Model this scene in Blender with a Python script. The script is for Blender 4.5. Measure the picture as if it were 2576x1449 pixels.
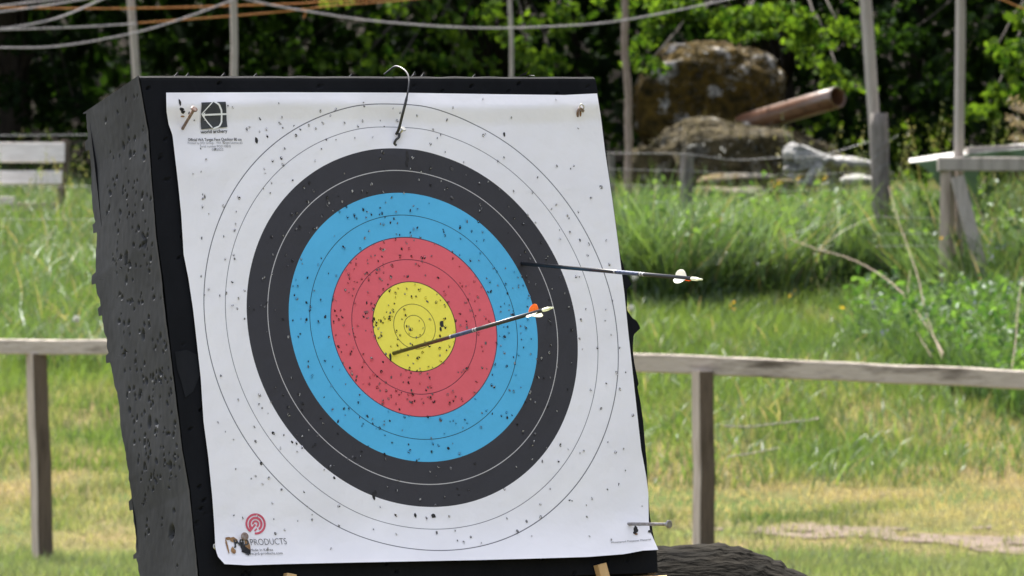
import bpy, bmesh, math, random
import numpy as np
from mathutils import Vector, Matrix, noise

random.seed(7)
rng = np.random.default_rng(11)
for o in list(bpy.data.objects):
    bpy.data.objects.remove(o)
sc = bpy.context.scene
COL = sc.collection

# ------------------------------------------------------------------ camera
CAMH = 1.40
FPX = 17404.0          # focal length in units of a 2576 px wide frame
PW, PH = 2576.0, 1449.0
cam = bpy.data.objects.new('camera', bpy.data.cameras.new('camera'))
COL.objects.link(cam)
cam.location = (0, 0, CAMH)
cam.rotation_euler = (math.radians(90), 0, 0)
cam.data.sensor_width = 36
cam.data.lens = 36 * FPX / PW
cam.data.clip_start = 0.5
cam.data.clip_end = 2000
cam.data.dof.use_dof = True
cam.data.dof.focus_distance = 12.0
cam.data.dof.aperture_fstop = 24
sc.camera = cam

# ------------------------------------------------------------------ light
SUN_EL, SUN_AZ = math.radians(56), math.radians(-18)   # behind the target, a bit to the left
world = bpy.data.worlds.new('World')
sc.world = world
world.use_nodes = True
nt = world.node_tree
sky = nt.nodes.new('ShaderNodeTexSky')
sky.sky_type = 'NISHITA'
sky.sun_disc = False
sky.sun_elevation = SUN_EL
sky.sun_rotation = SUN_AZ
sky.air_density = 0.6
sky.ozone_density = 0.0
sky.dust_density = 4.0
hz = nt.nodes.new('ShaderNodeHueSaturation')      # thin white cloud veil: a paler sky
hz.inputs['Saturation'].default_value = 0.52
nt.links.new(sky.outputs[0], hz.inputs['Color'])
nt.links.new(hz.outputs[0], nt.nodes['Background'].inputs[0])
nt.nodes['Background'].inputs[1].default_value = 0.15
sun = bpy.data.objects.new('sun', bpy.data.lights.new('sun', 'SUN'))
COL.objects.link(sun)
sun.data.energy = 3.6
sun.data.angle = math.radians(0.55)
sun.data.color = (1.0, 0.95, 0.86)
sd = Vector((math.cos(SUN_EL) * math.sin(SUN_AZ), math.cos(SUN_EL) * math.cos(SUN_AZ), math.sin(SUN_EL)))
sun.rotation_euler = sd.to_track_quat('Z', 'Y').to_euler()
sun.location = sd * 60

vs = sc.view_settings
vs.view_transform = 'Standard'
vs.look = 'None'
vs.gamma = 1
vs.exposure = 2.0

# ------------------------------------------------------------------ helpers
def at(x, y, Y):
    return Vector(((x - PW / 2) / FPX * Y, Y, CAMH + (PH / 2 - y) / FPX * Y))

def tag(o, label=None, cat=None, group=None, kind=None):
    if label: o['label'] = label
    if cat: o['category'] = cat
    if group: o['group'] = group
    if kind: o['kind'] = kind
    return o

def empty(name, loc=(0, 0, 0), mat=None):
    o = bpy.data.objects.new(name, None)
    o.empty_display_size = 0.1
    COL.objects.link(o)
    if mat is not None: o.matrix_world = mat
    else: o.location = loc
    return o

def link_mesh(name, me, mats, parent=None, smooth=False):
    for m in (mats if isinstance(mats, (list, tuple)) else [mats]):
        me.materials.append(m)
    if smooth:
        me.polygons.foreach_set('use_smooth', np.ones(len(me.polygons), bool))
    o = bpy.data.objects.new(name, me)
    COL.objects.link(o)
    if parent is not None: o.parent = parent
    return o

def np_mesh(name, V, F, mats, parent=None, smooth=False, col=None, mi=None):
    """V (n,3) array; F (m,k) array of equal-size faces; col (n,3) per-vertex colour."""
    me = bpy.data.meshes.new(name)
    V = np.asarray(V, np.float32); F = np.asarray(F, np.int32)
    n, k = len(F), F.shape[1]
    me.vertices.add(len(V)); me.vertices.foreach_set('co', V.ravel())
    me.loops.add(n * k); me.loops.foreach_set('vertex_index', F.ravel())
    me.polygons.add(n)
    me.polygons.foreach_set('loop_start', np.arange(0, n * k, k, dtype=np.int32))
    if mi is not None: me.polygons.foreach_set('material_index', np.asarray(mi, np.int32))
    me.update(calc_edges=True)
    if col is not None:
        a = me.color_attributes.new('Col', 'FLOAT_COLOR', 'POINT')
        c = np.ones((len(V), 4), np.float32); c[:, :3] = col
        a.data.foreach_set('color', c.ravel())
    return link_mesh(name, me, mats, parent, smooth)

class MB:
    """collects shapes into one mesh"""
    def __init__(self): self.V = []; self.F = []
    def add(self, vs, fs):
        b = len(self.V); self.V += [tuple(v) for v in vs]; self.F += [tuple(i + b for i in f) for f in fs]
    def beam(self, a, b, w, d, up=(0, 0, 1), twist=0.0, ch=0.0, jit=0.0, seg=1):
        """rectangular bar from a to b, w across, d along the other axis"""
        a = Vector(a); b = Vector(b); t = (b - a).normalized(); u = Vector(up)
        s = t.cross(u)
        if s.length < 1e-4: s = t.cross(Vector((0, 1, 0)))
        s.normalize(); u = s.cross(t).normalized()
        if twist:
            q = Matrix.Rotation(twist, 3, t); s = q @ s; u = q @ u
        c = ch if ch else min(w, d) * .08
        prof = [(-w/2 + c, -d/2), (w/2 - c, -d/2), (w/2, -d/2 + c), (w/2, d/2 - c), (w/2 - c, d/2), (-w/2 + c, d/2), (-w/2, d/2 - c), (-w/2, -d/2 + c)]
        rings = []
        for i in range(seg + 1):
            p = a.lerp(b, i / seg)
            k = jit
            off = s * (k * (noise.noise((p.x * 3.1, p.y * 3 + 5, p.z * 3.3)))) + u * (k * noise.noise((p.x * 2.7 + 9, p.y, p.z * 2.9)))
            rings.append([p + off + s * x + u * y for x, y in prof])
        self.loft(rings)
    def loft(self, rings, cap=True):
        n = len(rings[0]); vs = [v for r in rings for v in r]; fs = []
        for i in range(len(rings) - 1):
            for j in range(n):
                k = (j + 1) % n
                fs.append((i*n + j, i*n + k, (i+1)*n + k, (i+1)*n + j))
        if cap:
            fs.append(tuple(range(n - 1, -1, -1))); fs.append(tuple(range((len(rings)-1)*n, len(rings)*n)))
        self.add(vs, fs)
    def tube(self, pts, rad, n=8, cap=True):
        pts = [Vector(p) for p in pts]
        if not isinstance(rad, (list, tuple)): rad = [rad] * len(pts)
        rings = []; prev = None
        for i, p in enumerate(pts):
            t = (pts[min(i+1, len(pts)-1)] - pts[max(i-1, 0)]).normalized()
            if prev is None:
                s = t.cross(Vector((0, 0, 1)))
                if s.length < .05: s = t.cross(Vector((1, 0, 0)))
            else: s = prev - t * prev.dot(t)
            s.normalize(); prev = s; u = t.cross(s)
            rings.append([p + (s * math.cos(2*math.pi*j/n) + u * math.sin(2*math.pi*j/n)) * rad[i] for j in range(n)])
        self.loft(rings, cap)
    def ball(self, c, r, n=10, m=6, M=None):
        c = Vector(c); r = Vector(r) if hasattr(r, '__len__') else Vector((r, r, r))
        rings = []
        for i in range(1, m):
            ph = math.pi * i / m
            ring = []
            for j in range(n):
                a = 2 * math.pi * j / n
                v = Vector((r.x * math.sin(ph) * math.cos(a), r.y * math.sin(ph) * math.sin(a), r.z * math.cos(ph)))
                ring.append(c + (M @ v if M else v))
            rings.append(ring)
        self.loft(rings)
    def build(self, name, mat, parent=None, smooth=False):
        me = bpy.data.meshes.new(name); me.from_pydata(self.V, [], self.F); me.update()
        o = link_mesh(name, me, mat, parent, smooth)
        bm = bmesh.new(); bm.from_mesh(me); bmesh.ops.recalc_face_normals(bm, faces=bm.faces); bm.to_mesh(me); bm.free()
        return o

def spline(pts, n):
    P = [np.array(p, float) for p in pts]; P = [2*P[0]-P[1]] + P + [2*P[-1]-P[-2]]; out = []
    m = len(P) - 3
    for i in range(n):
        u = i / (n - 1) * m; k = min(int(u), m - 1); t = u - k
        a, b, c, d = P[k:k+4]
        out.append(.5 * ((2*b) + (-a + c) * t + (2*a - 5*b + 4*c - d) * t*t + (-a + 3*b - 3*c + d) * t**3))
    return [Vector(o) for o in out]

# ------------------------------------------------------------------ materials
def nodes(name):
    m = bpy.data.materials.new(name); m.use_nodes = True
    t = m.node_tree; b = t.nodes['Principled BSDF']
    return m, t, b
def N(t, kind, **kw):
    n = t.nodes.new(kind)
    for k, v in kw.items():
        if k.startswith('i_'): n.inputs[int(k[2:]) if k[2:].isdigit() else k[2:]].default_value = v
        else: setattr(n, k, v)
    return n
def ramp(t, fac, stops, interp='LINEAR'):
    r = t.nodes.new('ShaderNodeValToRGB'); cr = r.color_ramp; cr.interpolation = interp
    cr.elements.remove(cr.elements[-1])
    for i, (p, c) in enumerate(stops):
        if i == 0: e = cr.elements[0]; e.position = p
        else: e = cr.elements.new(p)
        e.color = (*c, 1) if len(c) == 3 else c
    t.links.new(fac, r.inputs[0]); return r.outputs[0]

def noisy(name, c1, c2, scale=8, rough=.8, bump=.3, stretch=(1, 1, 1), detail=6, spec=.3, bscale=None, c3=None, metal=0, bdist=.01):
    m, t, b = nodes(name)
    tc = N(t, 'ShaderNodeTexCoord'); mp = N(t, 'ShaderNodeMapping'); mp.inputs['Scale'].default_value = stretch
    t.links.new(tc.outputs['Object'], mp.inputs[0])
    nz = N(t, 'ShaderNodeTexNoise'); nz.inputs['Scale'].default_value = scale; nz.inputs['Detail'].default_value = detail; nz.inputs['Roughness'].default_value = .65
    t.links.new(mp.outputs[0], nz.inputs[0])
    st = [(.32, c1), (.68, c2)] if c3 is None else [(.3, c1), (.5, c2), (.7, c3)]
    t.links.new(ramp(t, nz.outputs[0], st), b.inputs['Base Color'])
    b.inputs['Roughness'].default_value = rough; b.inputs['Specular IOR Level'].default_value = spec; b.inputs['Metallic'].default_value = metal
    if bump:
        n2 = N(t, 'ShaderNodeTexNoise'); n2.inputs['Scale'].default_value = bscale or scale * 3; n2.inputs['Detail'].default_value = 4
        t.links.new(mp.outputs[0], n2.inputs[0])
        bp = N(t, 'ShaderNodeBump'); bp.inputs['Strength'].default_value = bump; bp.inputs['Distance'].default_value = bdist
        t.links.new(n2.outputs[0], bp.inputs['Height']); t.links.new(bp.outputs[0], b.inputs['Normal'])
    return m

def leafy(name, trans=.45, gloss=.06, rough=.35, tint=(1.25, 1.3, .55)):
    """thin plant tissue: colour from the Col attribute; light passes through it"""
    m = bpy.data.materials.new(name); m.use_nodes = True; t = m.node_tree; t.nodes.clear()
    out = N(t, 'ShaderNodeOutputMaterial')
    at_ = N(t, 'ShaderNodeVertexColor', layer_name='Col')
    d = N(t, 'ShaderNodeBsdfDiffuse'); tr = N(t, 'ShaderNodeBsdfTranslucent'); g = N(t, 'ShaderNodeBsdfGlossy'); g.inputs['Roughness'].default_value = rough
    mx = N(t, 'ShaderNodeMix', data_type='RGBA', blend_type='MULTIPLY'); mx.inputs[0].default_value = 1
    mx.inputs[7].default_value = (*tint, 1)
    t.links.new(at_.outputs[0], mx.inputs[6]); t.links.new(at_.outputs[0], d.inputs[0]); t.links.new(mx.outputs[2], tr.inputs[0])
    g.inputs[0].default_value = (.9, .95, 1, 1)
    m1 = N(t, 'ShaderNodeMixShader'); m1.inputs[0].default_value = trans
    t.links.new(d.outputs[0], m1.inputs[1]); t.links.new(tr.outputs[0], m1.inputs[2])
    m2 = N(t, 'ShaderNodeMixShader'); m2.inputs[0].default_value = gloss
    t.links.new(m1.outputs[0], m2.inputs[1]); t.links.new(g.outputs[0], m2.inputs[2])
    t.links.new(m2.outputs[0], out.inputs[0])
    return m

M = {}
M['wood'] = noisy('weathered_wood', (.15, .13, .112), (.33, .295, .265), 14, .85, .6, (1, 1, .12), c3=(.26, .23, .205))
M['wood_rail'] = noisy('weathered_rail_wood', (.095, .074, .056), (.46, .40, .345), 9, .85, .9, (.25, 1, 1.6), c3=(.345, .295, .25), bscale=60, bdist=.006)
M['wood_dark'] = noisy('brown_post_wood', (.14, .108, .08), (.34, .285, .235), 16, .85, .6, (1, 1, .1), c3=(.24, .195, .155))
M['wood_pale'] = noisy('pale_fresh_wood', (.50, .30, .13), (.62, .42, .22), 20, .7, .2, (1, 1, .1))
M['wood_post'] = noisy('grey_sawn_post', (.19, .15, .12), (.44, .375, .32), 18, .85, .8, (1, 1, .1), c3=(.32, .27, .225))
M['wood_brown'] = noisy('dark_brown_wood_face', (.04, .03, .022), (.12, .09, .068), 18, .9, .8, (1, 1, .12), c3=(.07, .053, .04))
M['log'] = noisy('grey_log_bark', (.075, .066, .058), (.20, .18, .165), 20, .9, .9, (1, 1, .3))
M['bark'] = noisy('tree_bark', (.014, .011, .008), (.04, .032, .024), 18, .9, .8, (1, 1, .25))
M['twig'] = noisy('dry_twig', (.13, .095, .065), (.24, .185, .14), 40, .8, .2)
M['rope'] = noisy('pale_rope', (.27, .25, .255), (.43, .40, .405), 60, .9, .4)
M['orange_rope'] = noisy('orange_rope', (.30, .115, .03), (.50, .22, .06), 60, .8, .4)
M['wire'] = noisy('galvanised_wire', (.10, .105, .11), (.20, .205, .21), 50, .5, 0, metal=.3)
M['white_board'] = noisy('white_painted_board', (.46, .42, .39), (.70, .66, .63), 9, .8, .25, (.4, 1, 2))
M['pipe'] = noisy('rusty_pipe', (.045, .015, .008), (.14, .065, .035), 8, .32, .12, (1, 1, 1), spec=1.0, c3=(.085, .032, .016))
pb = M['pipe'].node_tree.nodes['Principled BSDF']; pb.inputs['Coat Weight'].default_value = .8; pb.inputs['Coat Roughness'].default_value = .28
M['rust'] = noisy('rusty_nail', (.16, .07, .035), (.30, .26, .24), 200, .5, .1, metal=.4)
M['steel'] = noisy('grey_steel_nail', (.22, .18, .16), (.42, .42, .43), 120, .35, .1, metal=.7)
M['zinc'] = noisy('zinc_screw', (.5, .48, .42), (.7, .68, .6), 200, .35, 0, metal=.8)
M['plastic_black'] = noisy('black_cable_tie', (.012, .012, .014), (.03, .03, .035), 80, .35, 0, spec=.5)
M['croc'] = noisy('pale_grey_foam_skin', (.10, .10, .095), (.29, .29, .28), 22, .85, .9, (1, 1, 2), bscale=30, bdist=.02)
M['croc_eye'] = noisy('dark_eye_paint', (.03, .05, .05), (.06, .08, .08), 40, .4, 0)
M['boar'] = noisy('dark_foam_fur', (.006, .006, .0055), (.020, .018, .015), 24, 1, .9, (.35, 1, 1.4), spec=.03, bscale=50, bdist=.02)
M['tarp'] = noisy('green_tarpaulin', (.045, .085, .035), (.075, .125, .05), 5, .5, .1)
M['tarp_top'] = noisy('pale_tarpaulin_top', (.20, .20, .19), (.30, .30, .285), 6, .6, .1)

def foam(name, c1, c2, rough, spec):
    m = noisy(name, c1, c2, 7, rough, .25, (1, 1, .5), spec=spec, bscale=90, bdist=.003)
    return m
M['foam_front'] = foam('black_foam_front', (.0055, .006, .0075), (.010, .0105, .013), .85, .1)
M['foam_side'] = foam('weathered_foam_side', (.026, .027, .030), (.050, .052, .058), .75, .16)
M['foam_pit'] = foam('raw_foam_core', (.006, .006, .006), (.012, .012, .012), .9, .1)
M['foam_lip'] = foam('lit_foam_lip', (.10, .10, .10), (.26, .255, .25), .9, .1)  # lower pit rims paler: highlight from overhead light painted into the colour

def rock_mat(name, stone, stone2, moss, moss2, thr):
    m, t, b = nodes(name)
    tc = N(t, 'ShaderNodeTexCoord'); n1 = N(t, 'ShaderNodeTexNoise'); n1.inputs['Scale'].default_value = 3.2; n1.inputs['Detail'].default_value = 8; n1.inputs['Roughness'].default_value = .7
    t.links.new(tc.outputs['Object'], n1.inputs[0])
    n2 = N(t, 'ShaderNodeTexNoise'); n2.inputs['Scale'].default_value = 14; n2.inputs['Detail'].default_value = 6
    t.links.new(tc.outputs['Object'], n2.inputs[0])
    st = ramp(t, n2.outputs[0], [(.3, stone), (.7, stone2)]); mo = ramp(t, n2.outputs[0], [(.3, moss), (.7, moss2)])
    mask = ramp(t, n1.outputs[0], [(thr - .04, (0, 0, 0)), (thr + .04, (1, 1, 1))])
    mx = N(t, 'ShaderNodeMix', data_type='RGBA'); t.links.new(mask, mx.inputs[0]); t.links.new(mo, mx.inputs[6]); t.links.new(st, mx.inputs[7])
    t.links.new(mx.outputs[2], b.inputs['Base Color']); b.inputs['Roughness'].default_value = .95; b.inputs['Specular IOR Level'].default_value = .1
    bp = N(t, 'ShaderNodeBump'); bp.inputs['Strength'].default_value = .9; bp.inputs['Distance'].default_value = .05
    t.links.new(n2.outputs[0], bp.inputs['Height']); t.links.new(bp.outputs[0], b.inputs['Normal'])
    return m
M['rock'] = rock_mat('mossy_boulder', (.16, .155, .15), (.42, .41, .39), (.010, .009, .004), (.085, .055, .011), .585)
M['rock_low'] = rock_mat('dry_moss_boulder', (.07, .065, .055), (.24, .23, .20), (.022, .018, .010), (.070, .056, .028), .60)
M['ledge'] = rock_mat('ochre_stone', (.08, .07, .055), (.17, .155, .13), (.07, .05, .022), (.115, .085, .042), .5)
M['leaf'] = leafy('tree_leaf', .5, .025, .5)
M['leaf_matt'] = leafy('shade_leaf', .45, .004, .6)
M['grass'] = leafy('grass_blade', .42, .032, .42, (1.12, 1.14, .72))
M['petal'] = leafy('petal', .3, .02, .4, (1, 1, 1))

def ground_mat():
    m, t, b = nodes('ground')
    tc = N(t, 'ShaderNodeTexCoord')
    n1 = N(t, 'ShaderNodeTexNoise'); n1.inputs['Scale'].default_value = 1.3; n1.inputs['Detail'].default_value = 8
    n2 = N(t, 'ShaderNodeTexNoise'); n2.inputs['Scale'].default_value = 26; n2.inputs['Detail'].default_value = 6
    t.links.new(tc.outputs['Object'], n1.inputs[0]); t.links.new(tc.outputs['Object'], n2.inputs[0])
    c1 = ramp(t, n1.outputs[0], [(.35, (.055, .085, .02)), (.6, (.14, .115, .055))])
    c2 = ramp(t, n2.outputs[0], [(.3, (.45, .45, .4)), (.7, (1.1, 1.05, 1))])
    mx = N(t, 'ShaderNodeMix', data_type='RGBA', blend_type='MULTIPLY'); mx.inputs[0].default_value = 1
    t.links.new(c1, mx.inputs[6]); t.links.new(c2, mx.inputs[7])
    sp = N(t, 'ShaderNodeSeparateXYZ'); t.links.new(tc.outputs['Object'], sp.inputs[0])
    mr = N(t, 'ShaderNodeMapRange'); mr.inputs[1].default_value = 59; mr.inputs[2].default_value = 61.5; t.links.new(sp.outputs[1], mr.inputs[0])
    m2 = N(t, 'ShaderNodeMix', data_type='RGBA'); m2.inputs[7].default_value = (.012, .010, .007, 1)  # dark forest floor past the wood's edge, canopy shade painted in
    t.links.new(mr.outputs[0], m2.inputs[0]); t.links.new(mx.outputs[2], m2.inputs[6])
    t.links.new(m2.outputs[2], b.inputs['Base Color']); b.inputs['Roughness'].default_value = 1; b.inputs['Specular IOR Level'].default_value = .05
    return m
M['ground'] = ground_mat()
M['dirt'] = noisy('pale_dirt', (.075, .059, .046), (.155, .124, .103), 9, 1, .5, spec=.05, bscale=40)

# the printed target face: rings worked out from the distance to its centre
CR = (.335, .335, .338)
def paper_mat():
    m, t, b = nodes('target_face_print')
    tc = N(t, 'ShaderNodeTexCoord'); sp = N(t, 'ShaderNodeSeparateXYZ'); t.links.new(tc.outputs['Object'], sp.inputs[0])
    cb = N(t, 'ShaderNodeCombineXYZ'); t.links.new(sp.outputs[0], cb.inputs[0]); t.links.new(sp.outputs[2], cb.inputs[1])
    ln = N(t, 'ShaderNodeVectorMath', operation='LENGTH'); t.links.new(cb.outputs[0], ln.inputs[0])
    Y, R, B, K, Wt = (.90, .78, .09), (.74, .118, .145), (.080, .43, .72), (.031, .029, .034), (.80, .778, .805)
    yl, rl, bl, wl, kl = (.20, .17, .03), (.12, .02, .035), (.012, .07, .12), (.20, .20, .22), (.50, .48, .48)
    dk = (.05, .04, .02)
    rr = ln.outputs['Value']; cur = None
    def over(fac, c):
        nonlocal cur
        mx = N(t, 'ShaderNodeMix', data_type='RGBA'); t.links.new(fac, mx.inputs[0]); mx.inputs[7].default_value = (*c, 1)
        if cur is None: mx.inputs[6].default_value = (*Y, 1)
        else: t.links.new(cur, mx.inputs[6])
        cur = mx.outputs[2]
    for r0, c in ((.08, R), (.16, B), (.24, K), (.32, Wt)):
        g = N(t, 'ShaderNodeMath', operation='GREATER_THAN'); t.links.new(rr, g.inputs[0]); g.inputs[1].default_value = r0; over(g.outputs[0], c)
    for r0, w, c in ((.02, .0014, yl), (.04, .0014, yl), (.08, .0016, dk), (.12, .0014, rl), (.16, .0016, (.05, .03, .06)), (.20, .0014, bl), (.28, .0015, kl), (.36, .0014, wl), (.40, .0018, (.14, .14, .16))):
        g = N(t, 'ShaderNodeMath', operation='COMPARE'); t.links.new(rr, g.inputs[0]); g.inputs[1].default_value = r0; g.inputs[2].default_value = w / 2; over(g.outputs[0], c)
    c = cur
    nz = N(t, 'ShaderNodeTexNoise'); nz.inputs['Scale'].default_value = 6; nz.inputs['Detail'].default_value = 5; t.links.new(tc.outputs['Object'], nz.inputs[0])
    gr = ramp(t, nz.outputs[0], [(.3, (.93, .93, .94)), (.65, (1, 1, 1))])
    mx = N(t, 'ShaderNodeMix', data_type='RGBA', blend_type='MULTIPLY'); mx.inputs[0].default_value = 1
    t.links.new(c, mx.inputs[6]); t.links.new(gr, mx.inputs[7])
    geo = N(t, 'ShaderNodeNewGeometry')
    t.links.new(mx.outputs[2], b.inputs['Base Color']); b.inputs['Roughness'].default_value = .55; b.inputs['Specular IOR Level'].default_value = .35
    bp = N(t, 'ShaderNodeBump'); bp.inputs['Strength'].default_value = .25; bp.inputs['Distance'].default_value = .01
    n3 = N(t, 'ShaderNodeTexNoise'); n3.inputs['Scale'].default_value = 22; n3.inputs['Detail'].default_value = 3; t.links.new(tc.outputs['Object'], n3.inputs[0])
    t.links.new(n3.outputs[0], bp.inputs['Height']); t.links.new(bp.outputs[0], b.inputs['Normal'])
    return m
M['paper'] = paper_mat()
M['hole'] = noisy('arrow_hole', (.012, .012, .014), (.04, .038, .04), 60, .9, 0)
M['fibre'] = noisy('torn_paper_fibre', (.34, .33, .32), (.52, .51, .49), 90, .9, 0)
M['ink'] = noisy('dark_grey_ink', (.035, .037, .042), (.055, .057, .062), 30, .6, 0)
M['ink_pale'] = noisy('pale_grey_ink', (.20, .20, .22), (.30, .30, .32), 30, .6, 0)
M['ink_red'] = noisy('red_ink', (.48, .07, .11), (.56, .09, .13), 30, .6, 0)
M['ink_white'] = noisy('white_ink', (.72, .72, .72), (.78, .78, .78), 30, .6, 0)
M['stain'] = noisy('rust_stain', (.36, .22, .10), (.16, .07, .03), 120, .8, 0)

# ------------------------------------------------------------------ ground
GT = np.array([(-80, 0), (33, 0), (35.5, 0), (38, .20), (40, .50), (43, .96), (46, 1.33), (50, 1.70), (55, 2.02), (60, 2.28), (70, 2.9), (80, 5), (92, 11), (120, 26), (170, 50), (400, 80)])
def gz(X, Y):
    z = np.interp(Y, GT[:, 0], GT[:, 1])
    a = np.interp(Y, [30, 36, 45, 60], [0, .25, 1, 1])
    return z + a * (.05 * np.sin(X * 1.1 + Y * .6) + .03 * np.sin(X * 2.7 - Y * 1.3))
def gz1(X, Y): return float(gz(np.array([X]), np.array([Y]))[0])
ys = np.concatenate([np.linspace(-80, 30, 12), np.linspace(31, 64, 110), np.linspace(66, 120, 24), np.linspace(140, 400, 8)])
xs = np.concatenate([np.linspace(-300, -14, 16), np.linspace(-12, 12, 80), np.linspace(14, 300, 16)])
GX, GY = np.meshgrid(xs, ys)
GZ = gz(GX.ravel(), GY.ravel())
def gridfaces(r, c):
    i = np.arange((r - 1) * c).reshape(r - 1, c)[:, :-1].ravel()
    return np.stack([i, i + 1, i + 1 + c, i + c], 1)
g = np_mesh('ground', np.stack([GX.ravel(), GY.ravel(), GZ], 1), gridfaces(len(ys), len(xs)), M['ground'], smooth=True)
tag(g, 'grassy ground rising behind the rail fence', 'ground', kind='structure')

# bare dirt track crossing the lawn behind the target
def track_c(X): return 37.42 + .12 * np.sin(X * 1.3) - .40 * X
def track_w(X): return .42 + .14 * np.sin(X * 2.3 + 1) + .12 * np.sin(X * 5.1) + .07 * np.sin(X * 13)
tx = np.linspace(.7, 5.2, 220); tv = np.linspace(-1, 1, 25)
TX, TV = np.meshgrid(tx, tv)
TY = track_c(TX) + TV * track_w(TX) * np.interp(TX, [.9, 1.6, 9], [.1, 1, 1])
V = np.stack([TX.ravel(), TY.ravel(), gz(TX.ravel(), TY.ravel()) + .008], 1)
PF = gridfaces(25, 220); pc = V[PF].mean(1)
pv = np.array([noise.noise((c[0] * 2.4, c[1] * 3.2, 4)) + .6 * noise.noise((c[0] * 7, c[1] * 8, 2)) for c in pc])
e_ = np.abs(TV.ravel()[PF].mean(1)); PF = PF[pv > -.28 + .55 * e_ ** 3]
d = np_mesh('dirt_path', V, PF, M['dirt'], smooth=True)
tag(d, 'pale bare dirt track through the dry lawn', 'path', kind='structure')

# ------------------------------------------------------------------ target butt frame of reference
q, p, rl_ = math.radians(27.88), math.radians(14.01), math.radians(-.77)
Rz = Matrix.Rotation(q, 3, 'Z')
Rx = Matrix(((1, 0, 0), (0, math.cos(p), math.sin(p)), (0, -math.sin(p), math.cos(p))))
Ry = Matrix(((math.cos(rl_), 0, math.sin(rl_)), (0, 1, 0), (-math.sin(rl_), 0, math.cos(rl_))))
RB = Ry @ Rz @ Rx
TB = Vector((-.1722, 12.0, CAMH - .0687))
MB4 = Matrix.Translation(TB) @ RB.to_4x4()
RBi = RB.transposed()
CAM = Vector((0, 0, CAMH))
def loc(x, y, d=0.0):
    """pixel to the point of the butt's own frame on the plane at depth d"""
    r = Vector(((x - PW/2) / FPX, 1, (PH/2 - y) / FPX))
    o = RBi @ (CAM - TB); r = RBi @ r
    s = (d - o.y) / r.y
    return o + r * s
def topx(v):
    w = RB @ Vector(v) + TB
    return Vector((PW/2 + FPX * w.x / w.y, PH/2 - FPX * (w.z - CAMH) / w.y))
def wl(v): return RB @ Vector(v) + TB

front_left = [(350,187),(362,260),(375,330),(383,450),(395,600),(410,700),(420,800),(432,900),(445,1000),(460,1130),(478,1230),(487,1330),(500,1449),(505,1495)]
back_left = [(220,250),(218,300),(222,340),(230,420),(231,480),(234,530),(243,600),(243,640),(240,712),(252,760),(264,830),(272,872),(276,905),(292,980),(303,1050),(313,1130),(330,1240),(340,1350),(352,1449),(358,1500),(362,1540)]
right_edge = [(1497,193),(1505,235),(1519,330),(1531,430),(1546,540),(1560,640),(1572,680),(1590,716),(1583,720),(1577,728),(1577,770),(1575,778),(1581,786),(1590,800),(1600,805),(1612,825),(1594,842),(1592,880),(1596,915),(1607,968),(1603,972),(1611,1010),(1618,1060),(1622,1110),(1627,1160),(1630,1230),(1635,1300),(1642,1340),(1652,1385),(1655,1440)]
FL = [loc(*a) for a in front_left]; RE = [loc(*a) for a in right_edge]
ZT, ZB = .4545, -.448
zl = np.array([v.z for v in FL])[::-1]; xl = np.array([v.x for v in FL])[::-1]
zr = np.array([v.z for v in RE])[::-1]; xr = np.array([v.x for v in RE])[::-1]
def x_left(z): return float(np.interp(z, zl, xl))
def x_right(z): return float(np.interp(z, zr, xr))
blx = np.array([a[0] for a in back_left]); bly = np.array([a[1] for a in back_left])
def depth_at(z):
    x = x_left(z)
    for k in range(400):
        dd = .10 + k * .0008
        P = topx((x, dd, z))
        if P.x <= np.interp(P.y, bly, blx): return dd
    return .25
butt = empty('foam_target_butt', mat=MB4)
tag(butt, 'thick black foam target block leaning back, its left side full of arrow holes', 'archery target')

# left side: weathered skin pierced by stray arrows (every pit is real relief)
nr, nc = 430, 110
zz = np.linspace(ZT, ZB - .03, nr)
dep = np.array([depth_at(z) for z in zz]); xle = np.array([x_left(z) for z in zz])
dep = dep + np.array([.006 * noise.noise((z * 22, 0, 5)) + .004 * noise.noise((z * 70, 2, 5)) + (.014 if noise.noise((z * 34, 7, 1)) > .32 else 0) for z in zz])
ss = np.linspace(0, 1, nc)
pits = []
prng = random.Random(5)
for k in range(260):
    zc = ZT - (abs(prng.gauss(0, 1)) * .15 + prng.random() * .55 if k % 3 else prng.random() * .9)
    if k % 4 == 0: zc = -.05 - prng.random() * .2
    pits.append((zc, .012 + prng.random() * .185, .0016 + prng.random() ** 2 * .0024, .8 + prng.random() * .9, prng.uniform(-.5, .5), prng.random()))
for a in ((.02, .10, .005, 1.6), (-.33, .09, .009, 1.2), (.17, .05, .006, 1.4), (.165, .13, .005, 1.8), (-.13, .12, .006, 1.6), (-.22, .06, .006, 1)):
    pits.append((*a, .2, .1))
side_h = np.zeros((nr, nc)); pit_mask = np.zeros((nr, nc)); lip_mask = np.zeros((nr, nc))
DD = dep[:, None] * ss[None, :]; ZZ = np.repeat(zz[:, None], nc, 1)
for (zc, dc, r, asp, sk, w) in pits:
    i0, i1 = np.searchsorted(-zz, -(zc + .05)), np.searchsorted(-zz, -(zc - .05))
    if i1 <= i0: continue
    z_ = (ZZ[i0:i1] - zc); d_ = DD[i0:i1] - dc + z_ * sk
    rr = np.sqrt((z_ / asp) ** 2 + d_ ** 2) / r
    tri = np.maximum(rr, rr + .35 * np.sign(d_) * w)
    side_h[i0:i1] -= .010 * np.exp(-tri ** 4)
    pit_mask[i0:i1] = np.maximum(pit_mask[i0:i1], (tri < .85))
    lowlip = np.exp(-((z_ + r * asp * 1.05) / (r * .5)) ** 2 - (d_ / (r * .9)) ** 2)
    side_h[i0:i1] += .0018 * lowlip * (w > .35)
    lip_mask[i0:i1] = np.maximum(lip_mask[i0:i1], lowlip * (w > .25))
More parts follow.
